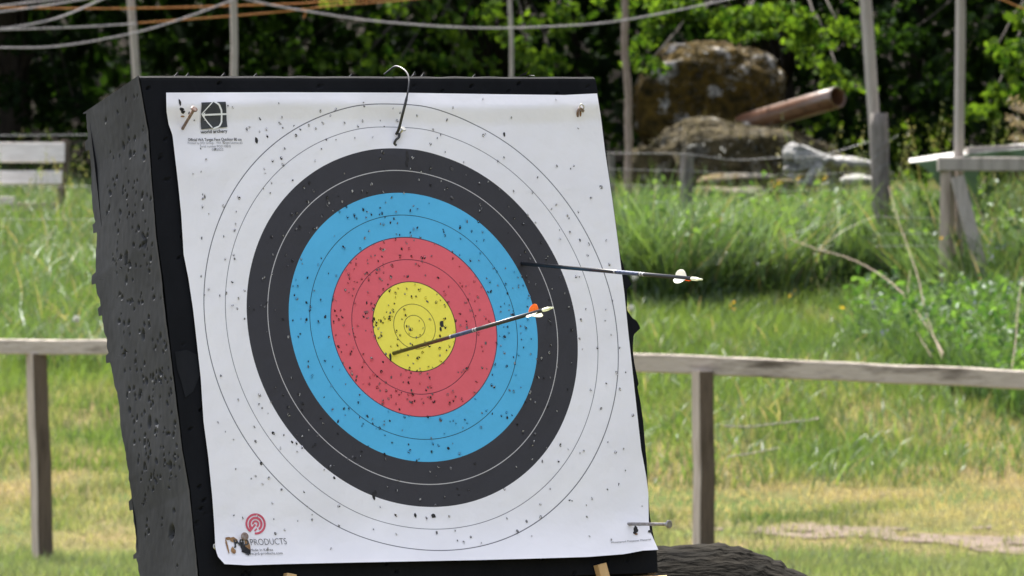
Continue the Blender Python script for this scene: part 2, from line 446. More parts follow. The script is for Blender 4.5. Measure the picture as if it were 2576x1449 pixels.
for i in range(nr):
    for j in range(nc):
        side_h[i, j] += .0025 * noise.noise((zz[i] * 7, DD[i, j] * 9, 3.1)) + .0006 * noise.noise((zz[i] * 60, DD[i, j] * 90, 1.7))
edge = np.exp(-(DD / .006) ** 2)
side_h += edge * .002
X = xle[:, None] - side_h
V = np.stack([X.ravel(), DD.ravel(), ZZ.ravel()], 1)
F = gridfaces(nr, nc)
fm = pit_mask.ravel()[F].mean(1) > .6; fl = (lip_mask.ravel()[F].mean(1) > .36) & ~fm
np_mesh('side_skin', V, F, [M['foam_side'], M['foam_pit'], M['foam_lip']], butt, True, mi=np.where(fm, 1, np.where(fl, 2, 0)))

# body: front, top, right, bottom and back of the block
nz_, nx_ = 190, 150
zz2 = np.linspace(ZT, ZB, nz_); V = []; 
fp = [(prng.uniform(-.47, .42), prng.uniform(-.45, .455), prng.uniform(.0018, .0034)) for k in range(520)]
fpx = np.array(fp)
for i, z in enumerate(zz2):
    a, b = x_left(z) + .001, x_right(z)
    for j in range(nx_):
        s = j / (nx_ - 1); x = a + (b - a) * s
        near = (np.abs(fpx[:, 0] - x) < .012) & (np.abs(fpx[:, 1] - z) < .012)
        y = .0015 * noise.noise((x * 12, z * 12, 7))
        for (u, w, r) in fpx[near]: y += .006 * math.exp(-(((x - u) / r) ** 2 + ((z - w) / r) ** 2) ** 2) * (z < ZT - .012)
        top = .006 * max(0, 1 - (ZT - z) / .008) ** 2
        V.append((x, y + top, z + .0012 * noise.noise((x * 30, 1, 2)) * (1 if i == 0 else 0)))
F = [tuple(f) for f in gridfaces(nz_, nx_)[:, ::-1]]
mbm = MB(); mbm.V = V; mbm.F = F
n0 = len(V)
def strip(idx, dfun, dxfun=lambda k: 0):
    b = len(mbm.V)
    for k, i in enumerate(idx):
        v = mbm.V[i]; mbm.V.append((v[0] + dxfun(k), dfun(v), v[2]))
    for k in range(len(idx) - 1): mbm.F.append((idx[k], idx[k+1], b + k + 1, b + k))
    return list(range(b, b + len(idx)))
topi = list(range(nx_)); boti = list(range((nz_-1)*nx_, nz_*nx_)); rti = [i*nx_ + nx_ - 1 for i in range(nz_)]; lfi = [i*nx_ for i in range(nz_)]
bd = lambda v: max(.12, depth_at(v[2]) - .004)
b1 = strip(topi, bd); b2 = strip(boti, bd); b3 = strip(rti, bd, lambda k: -.012); b4 = strip(lfi, bd, lambda k: .05)
mbm.F.append((b1[0], b1[-1], b3[-1], b2[0]))
body = mbm.build('foam_body', M['foam_front'], butt)
# loose shreds along the top and the corners of the block
for k, (x0, y0, dx, dy) in enumerate([(440,187,8,-7),(560,186,5,-5),(640,187,6,-4),(1040,186,4,-8),(1062,187,5,-6),(1190,190,6,-5),(1308,186,22,-9),(1330,186,16,5),(470,187,4,-6),(880,188,6,-4)]):
    a = loc(x0, y0 + 3, .01); b_ = loc(x0 + dx, y0 + dy, .01); c = loc(x0 + dx * .4 + 6, y0 + 3, .02)
    mb = MB(); mb.add([a, b_, c, a + Vector((0, .01, 0))], [(0, 1, 2), (0, 3, 1), (1, 3, 2), (0, 2, 3)]); mb.build('torn_shred', M['foam_side'], butt)
# grey scar of scraped foam on the front strip
sc_px = [(440,885),(470,880),(508,898),(512,930),(498,955),(486,985),(466,1000),(456,960),(446,930)]
mb = MB(); vs_ = [loc(*a, -.002) for a in sc_px]; mb.add(vs_, [tuple(range(len(vs_)))])
M['foam_scar'] = foam('scraped_foam', (.006, .0065, .008), (.0125, .0135, .017), .7, .15)
mb.build('scraped_patch', M['foam_scar'], butt)

# ------------------------------------------------------------------ paper target face
Tp = [(418,233),(700,232),(1000,233),(1250,237),(1420,239),(1502,235)]
Lp = [(418,233),(419,280),(424,312),(434,340),(441,400),(448,460),(456,540),(462,640),(474,700),(486,780),(495,860),(505,950),(512,1060),(524,1150),(534,1250),(539,1320),(542,1380),(548,1400),(565,1419)]
Rp = [(1502,235),(1511,290),(1522,380),(1540,500),(1556,620),(1571,740),(1580,830),(1592,940),(1603,1040),(1613,1130),(1626,1200),(1631,1240),(1632,1310),(1635,1335),(1646,1360),(1656,1383)]
Bp = [(565,1419),(620,1422),(720,1419),(900,1415),(1200,1409),(1350,1405),(1480,1401),(1570,1394),(1618,1385),(1656,1383)]
def poly(pts, n):
    a = np.array(pts, float); s = np.concatenate([[0], np.cumsum(np.hypot(*np.diff(a, axis=0).T))]); u = np.linspace(0, s[-1], n)
    return np.stack([np.interp(u, s, a[:, 0]), np.interp(u, s, a[:, 1])], 1)
def D(x, z):
    """how far the paper stands off the foam"""
    o = .006 + .004 * noise.noise((x * 2.6 + 4, z * 2.6, 1.3)) + .0022 * noise.noise((x * 6, z * 7, 4.4)) 
    o += .0065 * max(0, 1 - abs(z - .398 + .004 * math.sin(x * 9)) / .03)
    b = max(0, -.325 - z); o += 2.6 * b * b
    cr = math.hypot(x - .44, z + .42); o += .02 * max(0, 1 - cr / .14) ** 2
    for (nx, nzz, h) in ((-.382, .357, -.004), (.005, .375, -.006)):
        r = math.hypot(x - nx, z - nzz); o += h * max(0, 1 - r / .09) ** 2 + .003 * max(0, 1 - abs(r - .07) / .05)
    return max(o, .0016)
NS = 150
Tc, Bc, Lc, Rc = poly(Tp, NS), poly(Bp, NS), poly(Lp, NS), poly(Rp, NS)
S, T = np.meshgrid(np.linspace(0, 1, NS), np.linspace(0, 1, NS))
P = (1-T)[..., None] * Tc[None] + T[..., None] * Bc[None] + (1-S)[..., None] * Lc[:, None] + S[..., None] * Rc[:, None] \
    - ((1-S)*(1-T))[..., None] * Tc[0] - (S*(1-T))[..., None] * Tc[-1] - ((1-S)*T)[..., None] * Bc[0] - (S*T)[..., None] * Bc[-1]
V = []
for a in P.reshape(-1, 2):
    v = loc(a[0], a[1], -.008); d_ = D(v.x, v.z)
    v2 = loc(a[0], a[1], -d_)
    r = math.hypot(v2.x, v2.z)
    V.append((v2.x, -d_, v2.z))
V = [tuple(v) for v in V]; F = [tuple(f) for f in gridfaces(NS, NS)]; MI = [0] * len(F)
hr = random.Random(21)
M['hole_soft'] = noisy('half_closed_hole', (.075, .072, .078), (.22, .215, .225), 300, .9, 0)
def add_poly(pts, mi, lift=.0007):
    b = len(V)
    for (x, z, l) in pts: V.append((x, -D(x, z) - lift - l, z))
    F.append(tuple(range(b, b + len(pts)))); MI.append(mi)
def hole(x, z, s, big=False):
    """a torn arrow hole: dark opening, ragged rim flaps bent outwards"""
    an = hr.uniform(0, 6.28); asp = hr.uniform(.55, .95); n = 7; out = []
    tilt = hr.gauss(0, .4)
    for k in range(n):
        a = 2 * math.pi * k / n; r = s * hr.uniform(.7, 1.15)
        u, w = r * asp * math.cos(a), r * 1.15 * math.sin(a)
        out.append((x + u * math.cos(tilt) - w * math.sin(tilt), z + u * math.sin(tilt) + w * math.cos(tilt)))
    add_poly([(u, w, 0) for u, w in out], 4 if hr.random() < (.74 if math.hypot(x, z) > .32 else .34) else 1)
    # rim flaps: hinge on two rim points, tip over the opening and lifted
    for f in range(hr.choice((1, 1, 2, 2, 3))):
        k = hr.randrange(n); a, b = out[k], out[(k + 2) % n]
        t = hr.uniform(.5, 1.3); tip = (a[0] * (1-t) / 2 + b[0] * (1-t) / 2 + x * t, a[1] * (1-t) / 2 + b[1] * (1-t) / 2 + z * t)
        lift = hr.uniform(.0008, .0035)
        add_poly([(a[0], a[1], .0002), (b[0], b[1], .0002), (tip[0], tip[1], lift)], 2 if hr.random() < .10 + .3 * (.24 < math.hypot(x, z) < .32) else 0, .0009)
    if hr.random() < .6:      # a paler crescent of torn fibre along one side of the rim
        k = hr.randrange(n); pts = [out[k], out[(k+1) % n], out[(k+2) % n]]
        o2 = [(x + (u - x) * 1.45, z + (w - z) * 1.45) for u, w in pts[::-1]]
        add_poly([(u, w, .0003) for u, w in pts] + [(u, w, .0012) for u, w in o2], 2 if hr.random() < .06 + .5 * (.24 < math.hypot(x, z) < .32) else 0, .0008)
def near_paper(x, z): return -.40 < x < .41 and -.39 < z < .41
ring_counts = [(0, .08, 95), (.08, .16, 240), (.16, .24, 205), (.24, .32, 155), (.32, .40, 140), (.40, .56, 90)]
for r0, r1, cnt in ring_counts:
    k = 0; tries = 0
    while k < cnt and tries < 5000:
        tries += 1
        r = math.sqrt(hr.uniform(r0*r0, r1*r1)); a = hr.uniform(0, 6.28)
        x, z = r * math.cos(a), r * math.sin(a)
        if not near_paper(x, z): continue
        if hr.random() > .55 + .45 * noise.noise((x * 7, z * 7, 9)) + .2: continue
        hole(x, z, hr.uniform(.0014, .0031)); k += 1
def slit(x, y, w, h, mi=1):
    c = loc(x, y); pts = []
    for k in range(9):
        a = 2 * math.pi * k / 9; r = hr.uniform(.7, 1.2)
        pts.append((c.x + w / 1450 * .5 * r * math.cos(a), c.z + h / 1450 * .5 * r * math.sin(a), 0))
    add_poly(pts, mi, .0008)
for (x, y, w, h) in [(1106,818,12,20),(1103,830,6,14),(978,900,7,22),(1018,398,7,30),(1016,415,8,20),(937,1248,9,24),(942,1240,7,12),(1086,1299,15,13),(1263,342,7,16),(1041,1298,7,13),(640,357,9,20),(1730-0,0,0,0)][:-1]: slit(x, y, w, h)
# burnt and torn corners
for (x, y, w, h) in [(444,262,7,20),(450,280,14,10),(454,286,12,9),(607,1388,24,30),(598,1378,10,26),(585,1368,14,10),(1600,1322,17,10),(1590,1338,15,15),(1585,1345,12,8),(1622,1343,11,9),(1590,1332,9,13)]: slit(x, y, w, h)
for (x, y, w, h) in [(562,1378,5,44),(575,1390,14,18),(580,1362,20,16),(566,1358,18,8),(1453,290,6,18),(612,1378,14,40),(454,296,13,5),(1588,1349,10,5)]: slit(x, y, w, h, 3)
me = bpy.data.meshes.new('paper_target'); me.from_pydata(V, [], F); me.polygons.foreach_set('material_index', MI); me.update()
face = link_mesh('paper_target', me, [M['paper'], M['hole'], M['fibre'], M['stain'], M['hole_soft']])
sm = np.zeros(len(F), bool); sm[:(NS-1)**2] = True; me.polygons.foreach_set('use_smooth', sm)
face.matrix_world = MB4
tag(face, 'paper archery face with yellow, red, blue, black and white rings, pierced all over', 'paper target')

# printed lettering, laid on the curved sheet
def lettering(txt, x0, y0, x1, y1, hgt, mat, bold=0.0, name='printed_lettering', space=1.0):
    cu = bpy.data.curves.new('letters', 'FONT'); cu.body = txt; cu.offset = bold; cu.space_character = space; cu.resolution_u = 3
    ob = bpy.data.objects.new('letters', cu); COL.objects.link(ob)
    bpy.context.view_layer.update()
    dg = bpy.context.evaluated_depsgraph_get(); m = bpy.data.meshes.new_from_object(ob.evaluated_get(dg))
    bpy.data.objects.remove(ob); bpy.data.curves.remove(cu)
    co = np.array([v.co[:] for v in m.vertices]); mn, mx = co[:, 0].min(), co[:, 0].max()
    a, b = loc(x0, y0), loc(x1, y1); L = (b - a).length; s = L / (mx - mn); t = (b - a) / L; up = Vector((-t.z, 0, t.x)); sy = hgt / 1450 / .7
    for v in m.vertices:
        w = a + t * ((v.co.x - mn) * s) + up * (v.co.y * sy)
        v.co = (w.x, -D(w.x, w.z) - .0011, w.z)
    m.name = name
    return link_mesh(name, m, mat, face)
lettering('world archery', 502, 338, 566, 337, 8.5, M['ink'], .018)
lettering('Official WA Target Face Outdoor 80 cm', 470, 357, 602, 358, 7.5, M['ink'], .012)
lettering('Printed by JVD Group - WA Target License #3', 469, 365, 604, 366, 6.5, M['ink_pale'])
lettering('Serial number PO2110818', 499, 374, 574, 375, 6.5, M['ink_pale'])
lettering('05.2022', 528, 383, 556, 383, 6.5, M['ink_pale'])
lettering('JVD', 577, 1378, 618, 1376, 16, M['ink'], .03)
lettering('PRODUCTS', 622, 1377, 713, 1374, 17, M['ink'], -.012)
lettering('Made in Korea', 618, 1393, 675, 1392, 7, M['ink'])
lettering('www.jvd-products.com', 604, 1403, 698, 1401, 7, M['ink'])
lettering('Waterproof Polyester Material', 1524, 1373, 1620, 1367, 5, M['ink'])
def flat(pxs, mat, name, lift=.0009):
    mb = MB()
    for pts in pxs:
        vs_ = []
        for a in pts:
            v = loc(a[0], a[1]); vs_.append((v.x, -D(v.x, v.z) - lift, v.z))
        mb.add(vs_, [tuple(range(len(vs_)))])
    return mb.build(name, mat, face)
def stroke(pts, w):
    out = []
    pts = [Vector(a) for a in pts]
    fine = [p.lerp(r, k / 5) for p, r in zip(pts[:-1], pts[1:]) for k in range(5)] + [pts[-1]]
    for a, b in zip(fine[:-1], fine[1:]):
        n = (b - a).normalized(); n = Vector((-n.y, n.x)) * w / 2
        out.append([a + n, b + n, b - n, a - n])
    return out
def quadgrid(a, b, c, d_, n=10):
    a, b, c, d_ = (np.array(v, float) for v in (a, b, c, d_)); f = lambda u, v: tuple(a*(1-u)*(1-v) + b*u*(1-v) + c*u*v + d_*(1-u)*v)
    return [[f(i/n, j/n), f((i+1)/n, j/n), f((i+1)/n, (j+1)/n), f(i/n, (j+1)/n)] for i in range(n) for j in range(n)]
emb = flat(quadgrid((497,264), (557,263), (565,324), (502,328)), M['ink'], 'bow_emblem', .0024)
arc = [(527,262),(540,271),(547,284),(549,297),(550,312),(545,322),(530,328)]
st = stroke([(526,261),(500,292),(528,325)], 2.6) + stroke(arc, 4) + stroke([(502,294),(561,293)], 4.2) + [[(500,294),(508,288),(508,299)]]
e2 = flat(st, M['ink_white'], 'bow_drawing', .0036); e2.parent = emb
cx_, cy_ = 637.5, 1321
def arcs(r0, r1, a0, a1, n=26):
    out = []
    for k in range(n):
        t0 = math.radians(a0 + (a1 - a0) * k / n); t1 = math.radians(a0 + (a1 - a0) * (k + 1) / n)
        pt = lambda r, t: (cx_ + r * math.cos(t), cy_ - r * 1.06 * math.sin(t) + r * .10 * math.cos(t) * 0)
        out.append([pt(r0, t0), pt(r1, t0), pt(r1, t1), pt(r0, t1)])
    return out
st = arcs(20.5, 25.5, -98, 225, 40) + arcs(12, 17.5, -60, 222, 32) + arcs(4.5, 9, -70, 190, 20)
st += stroke([(637, 1322), (621, 1341)], 4.6) + stroke([(625, 1338), (622, 1326)], 4) + stroke([(640, 1333), (634, 1339)], 4)
flat(st, M['ink_red'], 'maze_emblem')

# ------------------------------------------------------------------ fixings on the target
def nail(name, base, tip, r, hr_, mat, label, cat='nail', ends=True):
    b = wl(base); t = wl(tip); ax = (t - b).normalized()
    o = empty(name, b)
    tag(o, label, cat)
    mb = MB(); mb.tube([Vector(), (t - b)], r, 10); mb.build('shank', mat, o, True)
    mb = MB(); mb.tube([(t - b), (t - b) + ax * r * .5, (t - b) + ax * r * .9], [hr_, hr_, hr_ * .8], 14); mb.build('head', mat, o, False)
    return o
b0 = loc(459, 324, -.004)
tipw = at(488, 275, wl(b0).y - .036); nail('wire_nail', b0, RBi @ (tipw - TB), .0027, .0062, M['rust'], 'brown nail sticking up and out beside the square bow emblem')
b0 = loc(1577, 1318, -.006)
tipw = at(1682, 1319, wl(b0).y - .085); nail('wire_nail', b0, RBi @ (tipw - TB), .0030, .0075, M['steel'], 'long grey nail jutting sideways past the lower right corner of the paper')
b0 = loc(608, 1353, -.010)
nail('wire_nail', b0, b0 + Vector((0, -.012, 0)), .002, .0070, M['rust'], 'round brown nail head above the burnt lower left corner')
b0 = loc(540, 1377, .004)
sc_ = nail('screw', b0, b0 + Vector((0, -.006, 0)), .002, .0060, M['zinc'], 'small shiny screw in the black foam by the lower left corner of the paper', 'screw')
b0 = loc(1003, 341, -.004)
nail('wire_nail', b0, b0 + Vector((.003, -.014, .008)), .002, .0055, M['zinc'], 'dull round nail head holding the cable tie at the top middle')
# bent staple, upper right
o = empty('bent_staple', wl(loc(1456, 285, -.006))); tag(o, 'bent rusty staple in the upper right corner of the paper', 'staple')
mb = MB()
Pp = [loc(1453, 293, -.008), loc(1454, 280, -.016), loc(1459, 273, -.022), loc(1467, 279, -.012)]
mb.tube([wl(v) - o.location for v in spline(Pp, 10)], [.0022] * 5 + [.0028] * 5, 8); mb.build('rusty_wire', M['rust'], o, True)
mb = MB(); Pp = [loc(1457, 275, -.02), loc(1461, 262, -.03), loc(1469, 268, -.026), loc(1467, 276, -.016)]
mb.tube([wl(v) - o.location for v in spline(Pp, 12)], .0011, 6); mb.build('bright_loop', M['zinc'], o, True)
# cable tie
o = empty('cable_tie', wl(loc(1000, 325, -.006))); tag(o, 'black cable tie looping up over the top edge of the target', 'cable tie')
Pp = [(loc(997, 338), -.012), (loc(1004, 322), -.03), (loc(1012, 290), -.055), (loc(1022, 250), -.08), (loc(1030, 210), -.09), (loc(1026, 188), -.075), (loc(1012, 172), -.06), (loc(995, 167), -.045), (loc(980, 176), -.03), (loc(967, 187), -.01)]
pp = []
pxs = [(997,338),(1004,322),(1012,290),(1022,250),(1029,212),(1026,188),(1013,173),(995,167),(981,176),(967,187)]
dps = [-.010,-.02,-.035,-.045,-.045,-.035,-.02,0,.015,.03]
pp = [wl(loc(a[0], a[1], d_)) - o.location for a, d_ in zip(pxs, dps)]
mb = MB(); mb.tube(spline(pp, 40), [.0026] * 14 + [.0017] * 26, 6); mb.build('strap', M['plastic_black'], o, True)
pp = [wl(loc(a[0], a[1], d_)) - o.location for a, d_ in (((1005,336), -.012), ((1003,346), -.014), ((996,352), -.012), ((992,362), -.008), ((997,366), -.008))]
mb = MB(); mb.tube(spline(pp, 14), .0024, 6); mb.build('tail', M['plastic_black'], o, True)

# ------------------------------------------------------------------ arrows
M['shaft'] = noisy('carbon_shaft', (.012, .013, .016), (.022, .024, .03), 40, .28, 0, spec=.6)
M['wrap_blue'] = noisy('blue_wrap', (.012, .026, .075), (.11, .13, .19), 130, .35, 0, (1, 1, 1))
M['wrap_white'] = noisy('white_band', (.30, .30, .32), (.42, .42, .44), 30, .4, 0)
def flat_mat(name, c, trans):
    m = leafy(name, trans, .05, .3, (1, 1, 1)); t = m.node_tree
    vc = [n for n in t.nodes if n.type == 'VERTEX_COLOR'][0]
    rgb = N(t, 'ShaderNodeRGB'); rgb.outputs[0].default_value = (*c, 1)
    for l in list(vc.outputs[0].links): t.links.new(rgb.outputs[0], l.to_socket)
    t.nodes.remove(vc); return m
M['vane_white'] = flat_mat('white_vane', (.85, .85, .80), .5)
M['vane_orange'] = flat_mat('orange_vane', (.85, .25, .02), .5)
M['nock'] = flat_mat('clear_nock', (.80, .82, .68), .4)
def arrow(px0, px1, dY, label, spin, wrap0):
    b = wl(loc(*px0, -.005)); e = at(*px1, b.y - dY); ax = e - b; L = ax.length; ax.normalize()
    o = empty('arrow', b); tag(o, label, 'arrow', 'arrows stuck in the paper target')
    s = ax.cross(Vector((0, 0, 1))).normalized(); u = s.cross(ax)
    mb = MB(); mb.tube([ax * -.05, ax * (L - .028)], .0034, 12); mb.build('shaft', M['shaft'], o, True)
    for k, (f0, f1, mt) in enumerate([(wrap0, wrap0 + .005, 'wrap_white'), (wrap0 + .008, wrap0 + .075, 'wrap_blue'), (wrap0 + .078, wrap0 + .083, 'wrap_white'), (wrap0 + .086, wrap0 + .091, 'wrap_white')]):
        mb = MB(); mb.tube([ax * f0, ax * f1], .00355, 12, False); mb.build('printed_band', M[mt], o, True)
    mb = MB(); mb.tube([ax * (L - .030), ax * (L - .022), ax * (L - .012), ax * (L - .009)], [.0030, .0033, .0033, .0026], 10)
    for sg in (-1, 1):
        mb.tube([ax * (L - .010) + s * .0016 * sg, ax * L + s * .0022 * sg], [.0018, .0016], 8)
    mb.build('nock', M['nock'], o, True)
    for k in range(3):
        a = spin + k * 2 * math.pi / 3; r = s * math.cos(a) + u * math.sin(a)
        prof = [(0, 0), (.002, .004), (.008, .0085), (.016, .0112), (.023, .0112), (.029, .0085), (.032, .004), (.033, 0)]
        mb = MB(); base = L - .076
        nrm = ax.cross(r)
        A = [ax * (base + x) + r * (.0033 + h) + nrm * .0003 for x, h in prof]; B = [v - nrm * .0006 for v in A]
        n = len(A); mb.add(A + B, [tuple(range(n)), tuple(range(2*n - 1, n - 1, -1))] + [(i, i + 1, n + i + 1, n + i) for i in range(n - 1)])
        mb.build('vane', M['vane_orange' if k == 0 else 'vane_white'], o)
    return o
arrow((1313, 663), (1764, 703), .46, 'dark arrow in the outer black ring, its white vanes in front of the grass', 3.5, .29)
arrow((990, 889), (1388, 774), .46, 'dark arrow in the yellow centre with an orange vane on top', 1.55, .20)

# ------------------------------------------------------------------ wooden easel
st_ = empty('target_stand', wl((0, .3, -1.35)))
tag(st_, 'pale wooden easel under the foam block, pegs showing along the lower edge', 'target stand')
O = st_.location
def L2(v): return wl(v) - O
mb = MB(); mb.beam(L2((-.47, .075, -.476)), L2((.435, .075, -.476)), .16, .045, up=RB @ Vector((0, 0, 1)), seg=6); mb.build('ledge', M['wood_pale'], st_)
for (a, b_) in (((1510,1419), (1536,1475)), ((730,1444), (722,1490))):
    v0 = loc(*a, -.010); v1 = loc(*b_, -.012)
    mb = MB(); mb.beam(L2(v0), L2(v1 + Vector((0, .01, -.02))), .018, .018, up=RB @ Vector((0, 1, 0)), seg=3, jit=.002); mb.build('peg', M['wood_pale'], st_)
for sx in (-.33, .30):
    top = L2((sx * .9, .235, .30)); bot = L2((sx, .225, -.5)); t = (bot - top).normalized(); k = (gz1(0, 12) - (O + top).z) / t.z
    mb = MB(); mb.beam(top, top + t * k, .045, .07, up=RB @ Vector((0, 1, 0)), seg=4); mb.build('leg', M['wood_pale'], st_)
top = L2((0, .27, .28)); foot = Vector((.55, 13.4, 0)) - O
mb = MB(); mb.beam(top, foot, .045, .07, seg=4); mb.build('back_leg', M['wood_pale'], st_)
mb = MB(); mb.beam(L2((-.40, .275, .27)), L2((.38, .275, .27)), .045, .06, up=RB @ Vector((0, 0, 1))); mb.build('crossbar', M['wood_pale'], st_)

# ------------------------------------------------------------------ remeshed sculpts (foam animals)
def remesh_obj(mb, name, vox, parent=None, smooth_it=6, mat=None):
    me = bpy.data.meshes.new(name); me.from_pydata(mb.V, [], mb.F); me.update()
    bm = bmesh.new(); bm.from_mesh(me); bmesh.ops.recalc_face_normals(bm, faces=bm.faces); bm.to_mesh(me); bm.free()
    ob = bpy.data.objects.new('sculpt', me); COL.objects.link(ob)
    r = ob.modifiers.new('r', 'REMESH'); r.mode = 'VOXEL'; r.voxel_size = vox
    s = ob.modifiers.new('s', 'SMOOTH'); s.iterations = smooth_it; s.factor = .5
    bpy.context.view_layer.update()
    m2 = bpy.data.meshes.new_from_object(ob.evaluated_get(bpy.context.evaluated_depsgraph_get()))
    bpy.data.objects.remove(ob); m2.name = name
    return link_mesh(name, m2, mat, parent, True)
def body_loft(mb, spine, n=14):
    """spine: (x, y, z, half width, half height) rows"""
    P = [np.array(a, float) for a in spine]; dense = []
    for i in range(len(P) - 1):
        for k in range(4): dense.append(P[i] + (P[i+1] - P[i]) * (k / 4))
    dense.append(P[-1]); rings = []
    pts = [Vector(a[:3]) for a in dense]
    for i, a in enumerate(dense):
        t = (pts[min(i+1, len(pts)-1)] - pts[max(i-1, 0)]).normalized()
        s = t.cross(Vector((0, 0, 1))).normalized(); u = s.cross(t)
        rings.append([pts[i] + s * (a[3] * math.cos(2*math.pi*j/n)) + u * (a[4] * math.sin(2*math.pi*j/n)) for j in range(n)])
    mb.loft(rings)

# dark furry animal target standing behind the block; only its back shows
BY = 14.3
def bx(px): return (px - PW/2) / FPX * BY
def bz(py): return CAMH + (PH/2 - py) / FPX * BY
mb = MB()
zt = bz(1370)
sp_ = [(-.62, BY, .50, .05, .05), (-.50, BY, .55, .10, .11), (-.34, BY, .60, .15, .17), (-.12, BY, .62, .19, .22), (.10, BY, .615, .20, .235), (.28, BY, zt - .252, .205, .25), (.42, BY, zt - .243, .20, .25), (.52, BY, zt - .275, .175, .235), (.60, BY, zt - .33, .13, .18), (.66, BY, zt - .39, .05, .09)]
body_loft(mb, sp_, 18)
for (x, y) in ((-.28, -.10), (-.24, .10), (.48, -.11), (.52, .11)):
    mb.tube([(x, BY + y, .55), (x - .01, BY + y * 1.1, .30), (x + .02, BY + y * 1.1, .12), (x, BY + y * 1.1, .04), (x - .03, BY + y * 1.1, 0.0)], [.11, .065, .045, .05, .055], 10)
for y in (-.06, .06): mb.ball((-.40, BY + y, .74), (.03, .018, .05))
boar = remesh_obj(mb, 'animal_target', .014, mat=M['boar'])
me = boar.data; co = np.empty(len(me.vertices) * 3, np.float32); me.vertices.foreach_get('co', co); co = co.reshape(-1, 3)
no = np.empty(len(me.vertices) * 3, np.float32); me.vertices.foreach_get('normal', no) if hasattr(me.vertices[0], 'normal') else None; no = no.reshape(-1, 3)
for i in range(len(co)):
    x, y, z = co[i]
    wv = .10 * math.sin(x * 7) + .05 * math.sin(x * 17 + 1)
    h = noise.noise((x * 7 + 2, y * 12, (z + wv) * 55)) + .5 * noise.noise((x * 16, y * 20, (z + wv) * 110))
    co[i] += no[i] * .007 * h
me.vertices.foreach_set('co', co.ravel()); me.update()
tag(boar, 'dark foam animal with shaggy carved fur, humped back beside the target block', 'animal target')

# ------------------------------------------------------------------ rail fences
def rail_fence(label, rail, posts, rail_h, rail_w):
    a, b_ = rail
    o = empty('rail_fence', (posts[0][1][0], posts[0][1][1], gz1(posts[0][1][0], posts[0][1][1]))); tag(o, label, 'fence', 'rough timber rail fences behind the target')
    mb = MB(); mb.beam(Vector(a) - o.location, Vector(b_) - o.location, rail_w, rail_h, seg=24, jit=.01); mb.build('rail', M['wood_rail'], o)
    for (tp, bt, w, d_, tw) in posts:
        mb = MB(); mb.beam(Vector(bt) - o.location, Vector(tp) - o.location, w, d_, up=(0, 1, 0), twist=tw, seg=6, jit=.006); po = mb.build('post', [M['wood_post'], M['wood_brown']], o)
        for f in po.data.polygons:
            if f.normal.x > .35 and abs(f.normal.z) < .5: f.material_index = 1     # right-hand faces painted dark brown, standing in for shade
    return o
Y1 = 35.4
def pst(x0, y0, x1, y1, Y):
    t = at(x0, y0, Y); b_ = at(x1, y1, Y); z = gz1(b_.x, Y); s = (t.z - z + .03) / (t.z - b_.z); return t, t + (b_ - t) * s
t, b_ = pst(92, 890, 108, 1400, Y1)
a = at(-900, 868, Y1 + .6); c = at(300, 874, Y1 - .12)
t2, b2 = pst(-560, 890, -550, 1400, Y1 + .45)
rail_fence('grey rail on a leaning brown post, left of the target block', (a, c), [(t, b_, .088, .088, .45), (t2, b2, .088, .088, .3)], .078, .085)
Y2 = 34.6
t, b_ = pst(1768, 934, 1771, 1432, Y2)
a = at(1440, 905, Y2 + .15); c = at(3300, 985, Y2 - .3)
t2, b2 = pst(3150, 975, 3155, 1432, Y2 - .3)
rail_fence('thick grey rail sloping down on a brown post, right of the target block', (a, c), [(t, b_, .088, .085, .42), (t2, b2, .09, .09, .3)], .095, .10)

# ------------------------------------------------------------------ tall poles, log post, thin stem
def pole(name, x0, y0, x1, y1, Y, w, d_, mat, label, tw=.5, grp=None):
    t = at(x0, y0, Y); b_ = at(x1, y1, Y); k = (t - b_).normalized()
    t = t + k * .8; z = gz1(b_.x, Y); b_ = b_ - k * ((b_.z - z + .05) / k.z)
    o = empty(name, b_); tag(o, label, 'pole', grp)
    mb = MB(); mb.beam(Vector(), t - b_, w, d_, up=(0, 1, 0), twist=tw, seg=8, jit=.012); mb.build('pole_shaft', mat, o)
    return o
PG = 'tall grey poles carrying the ropes'
def lone_pole(name, x0, y0, x1, y1, Y, w, d_, label, tw):
    t = at(x0, y0, Y); b_ = at(x1, y1, Y); k = (t - b_).normalized(); t = t + k * .8
    b_ = b_ - k * ((b_.z - gz1(b_.x, Y) + .05) / k.z)
    mb = MB(); mb.beam(Vector(), t - b_, w, d_, up=(0, 1, 0), twist=tw, seg=10, jit=.012)
    o = mb.build(name, M['wood'], None); o.location = b_
    tag(o, label, 'pole', PG); return o
lone_pole('tall_pole', 329, 0, 343, 187, 47, .045, .038, 'grey pole leaning slightly behind the upper left corner of the target', .6)
lone_pole('tall_pole', 588, 0, 588, 187, 46, .043, .035, 'upright grey pole rising behind the top edge of the target, near its left end', .2)
lone_pole('tall_pole', 1283, 0, 1287, 187, 49, .026, .022, 'thinnest grey pole, half hidden by leaves behind the top edge of the target', .3)
lone_pole('tall_pole', 2178, 0, 2199, 300, 47.05, .068, .055, 'grey pole leaning beside the thick log post', .62)
lone_pole('tall_pole', 2416, 0, 2412, 395, 45.4, .052, .05, 'square upright pole rising from the end of the trestle beam', .5)
# thick log post
LB = at(2222, 560, 46.9); lb = Vector((LB.x, 46.9, gz1(LB.x, 46.9) - .1)); lt = at(2211, 285, 46.9)
mb = MB(); pts = [lb.lerp(lt, k / 14) - lb for k in range(15)]
mb.tube(pts, [.068 - .006 * k / 14 + .004 * math.sin(k * 1.7) for k in range(15)], 14); o = mb.build('log_post', M['log'], None, True); o.location = lb
tag(o, 'thick round grey log post with wires wrapped round it', 'post')
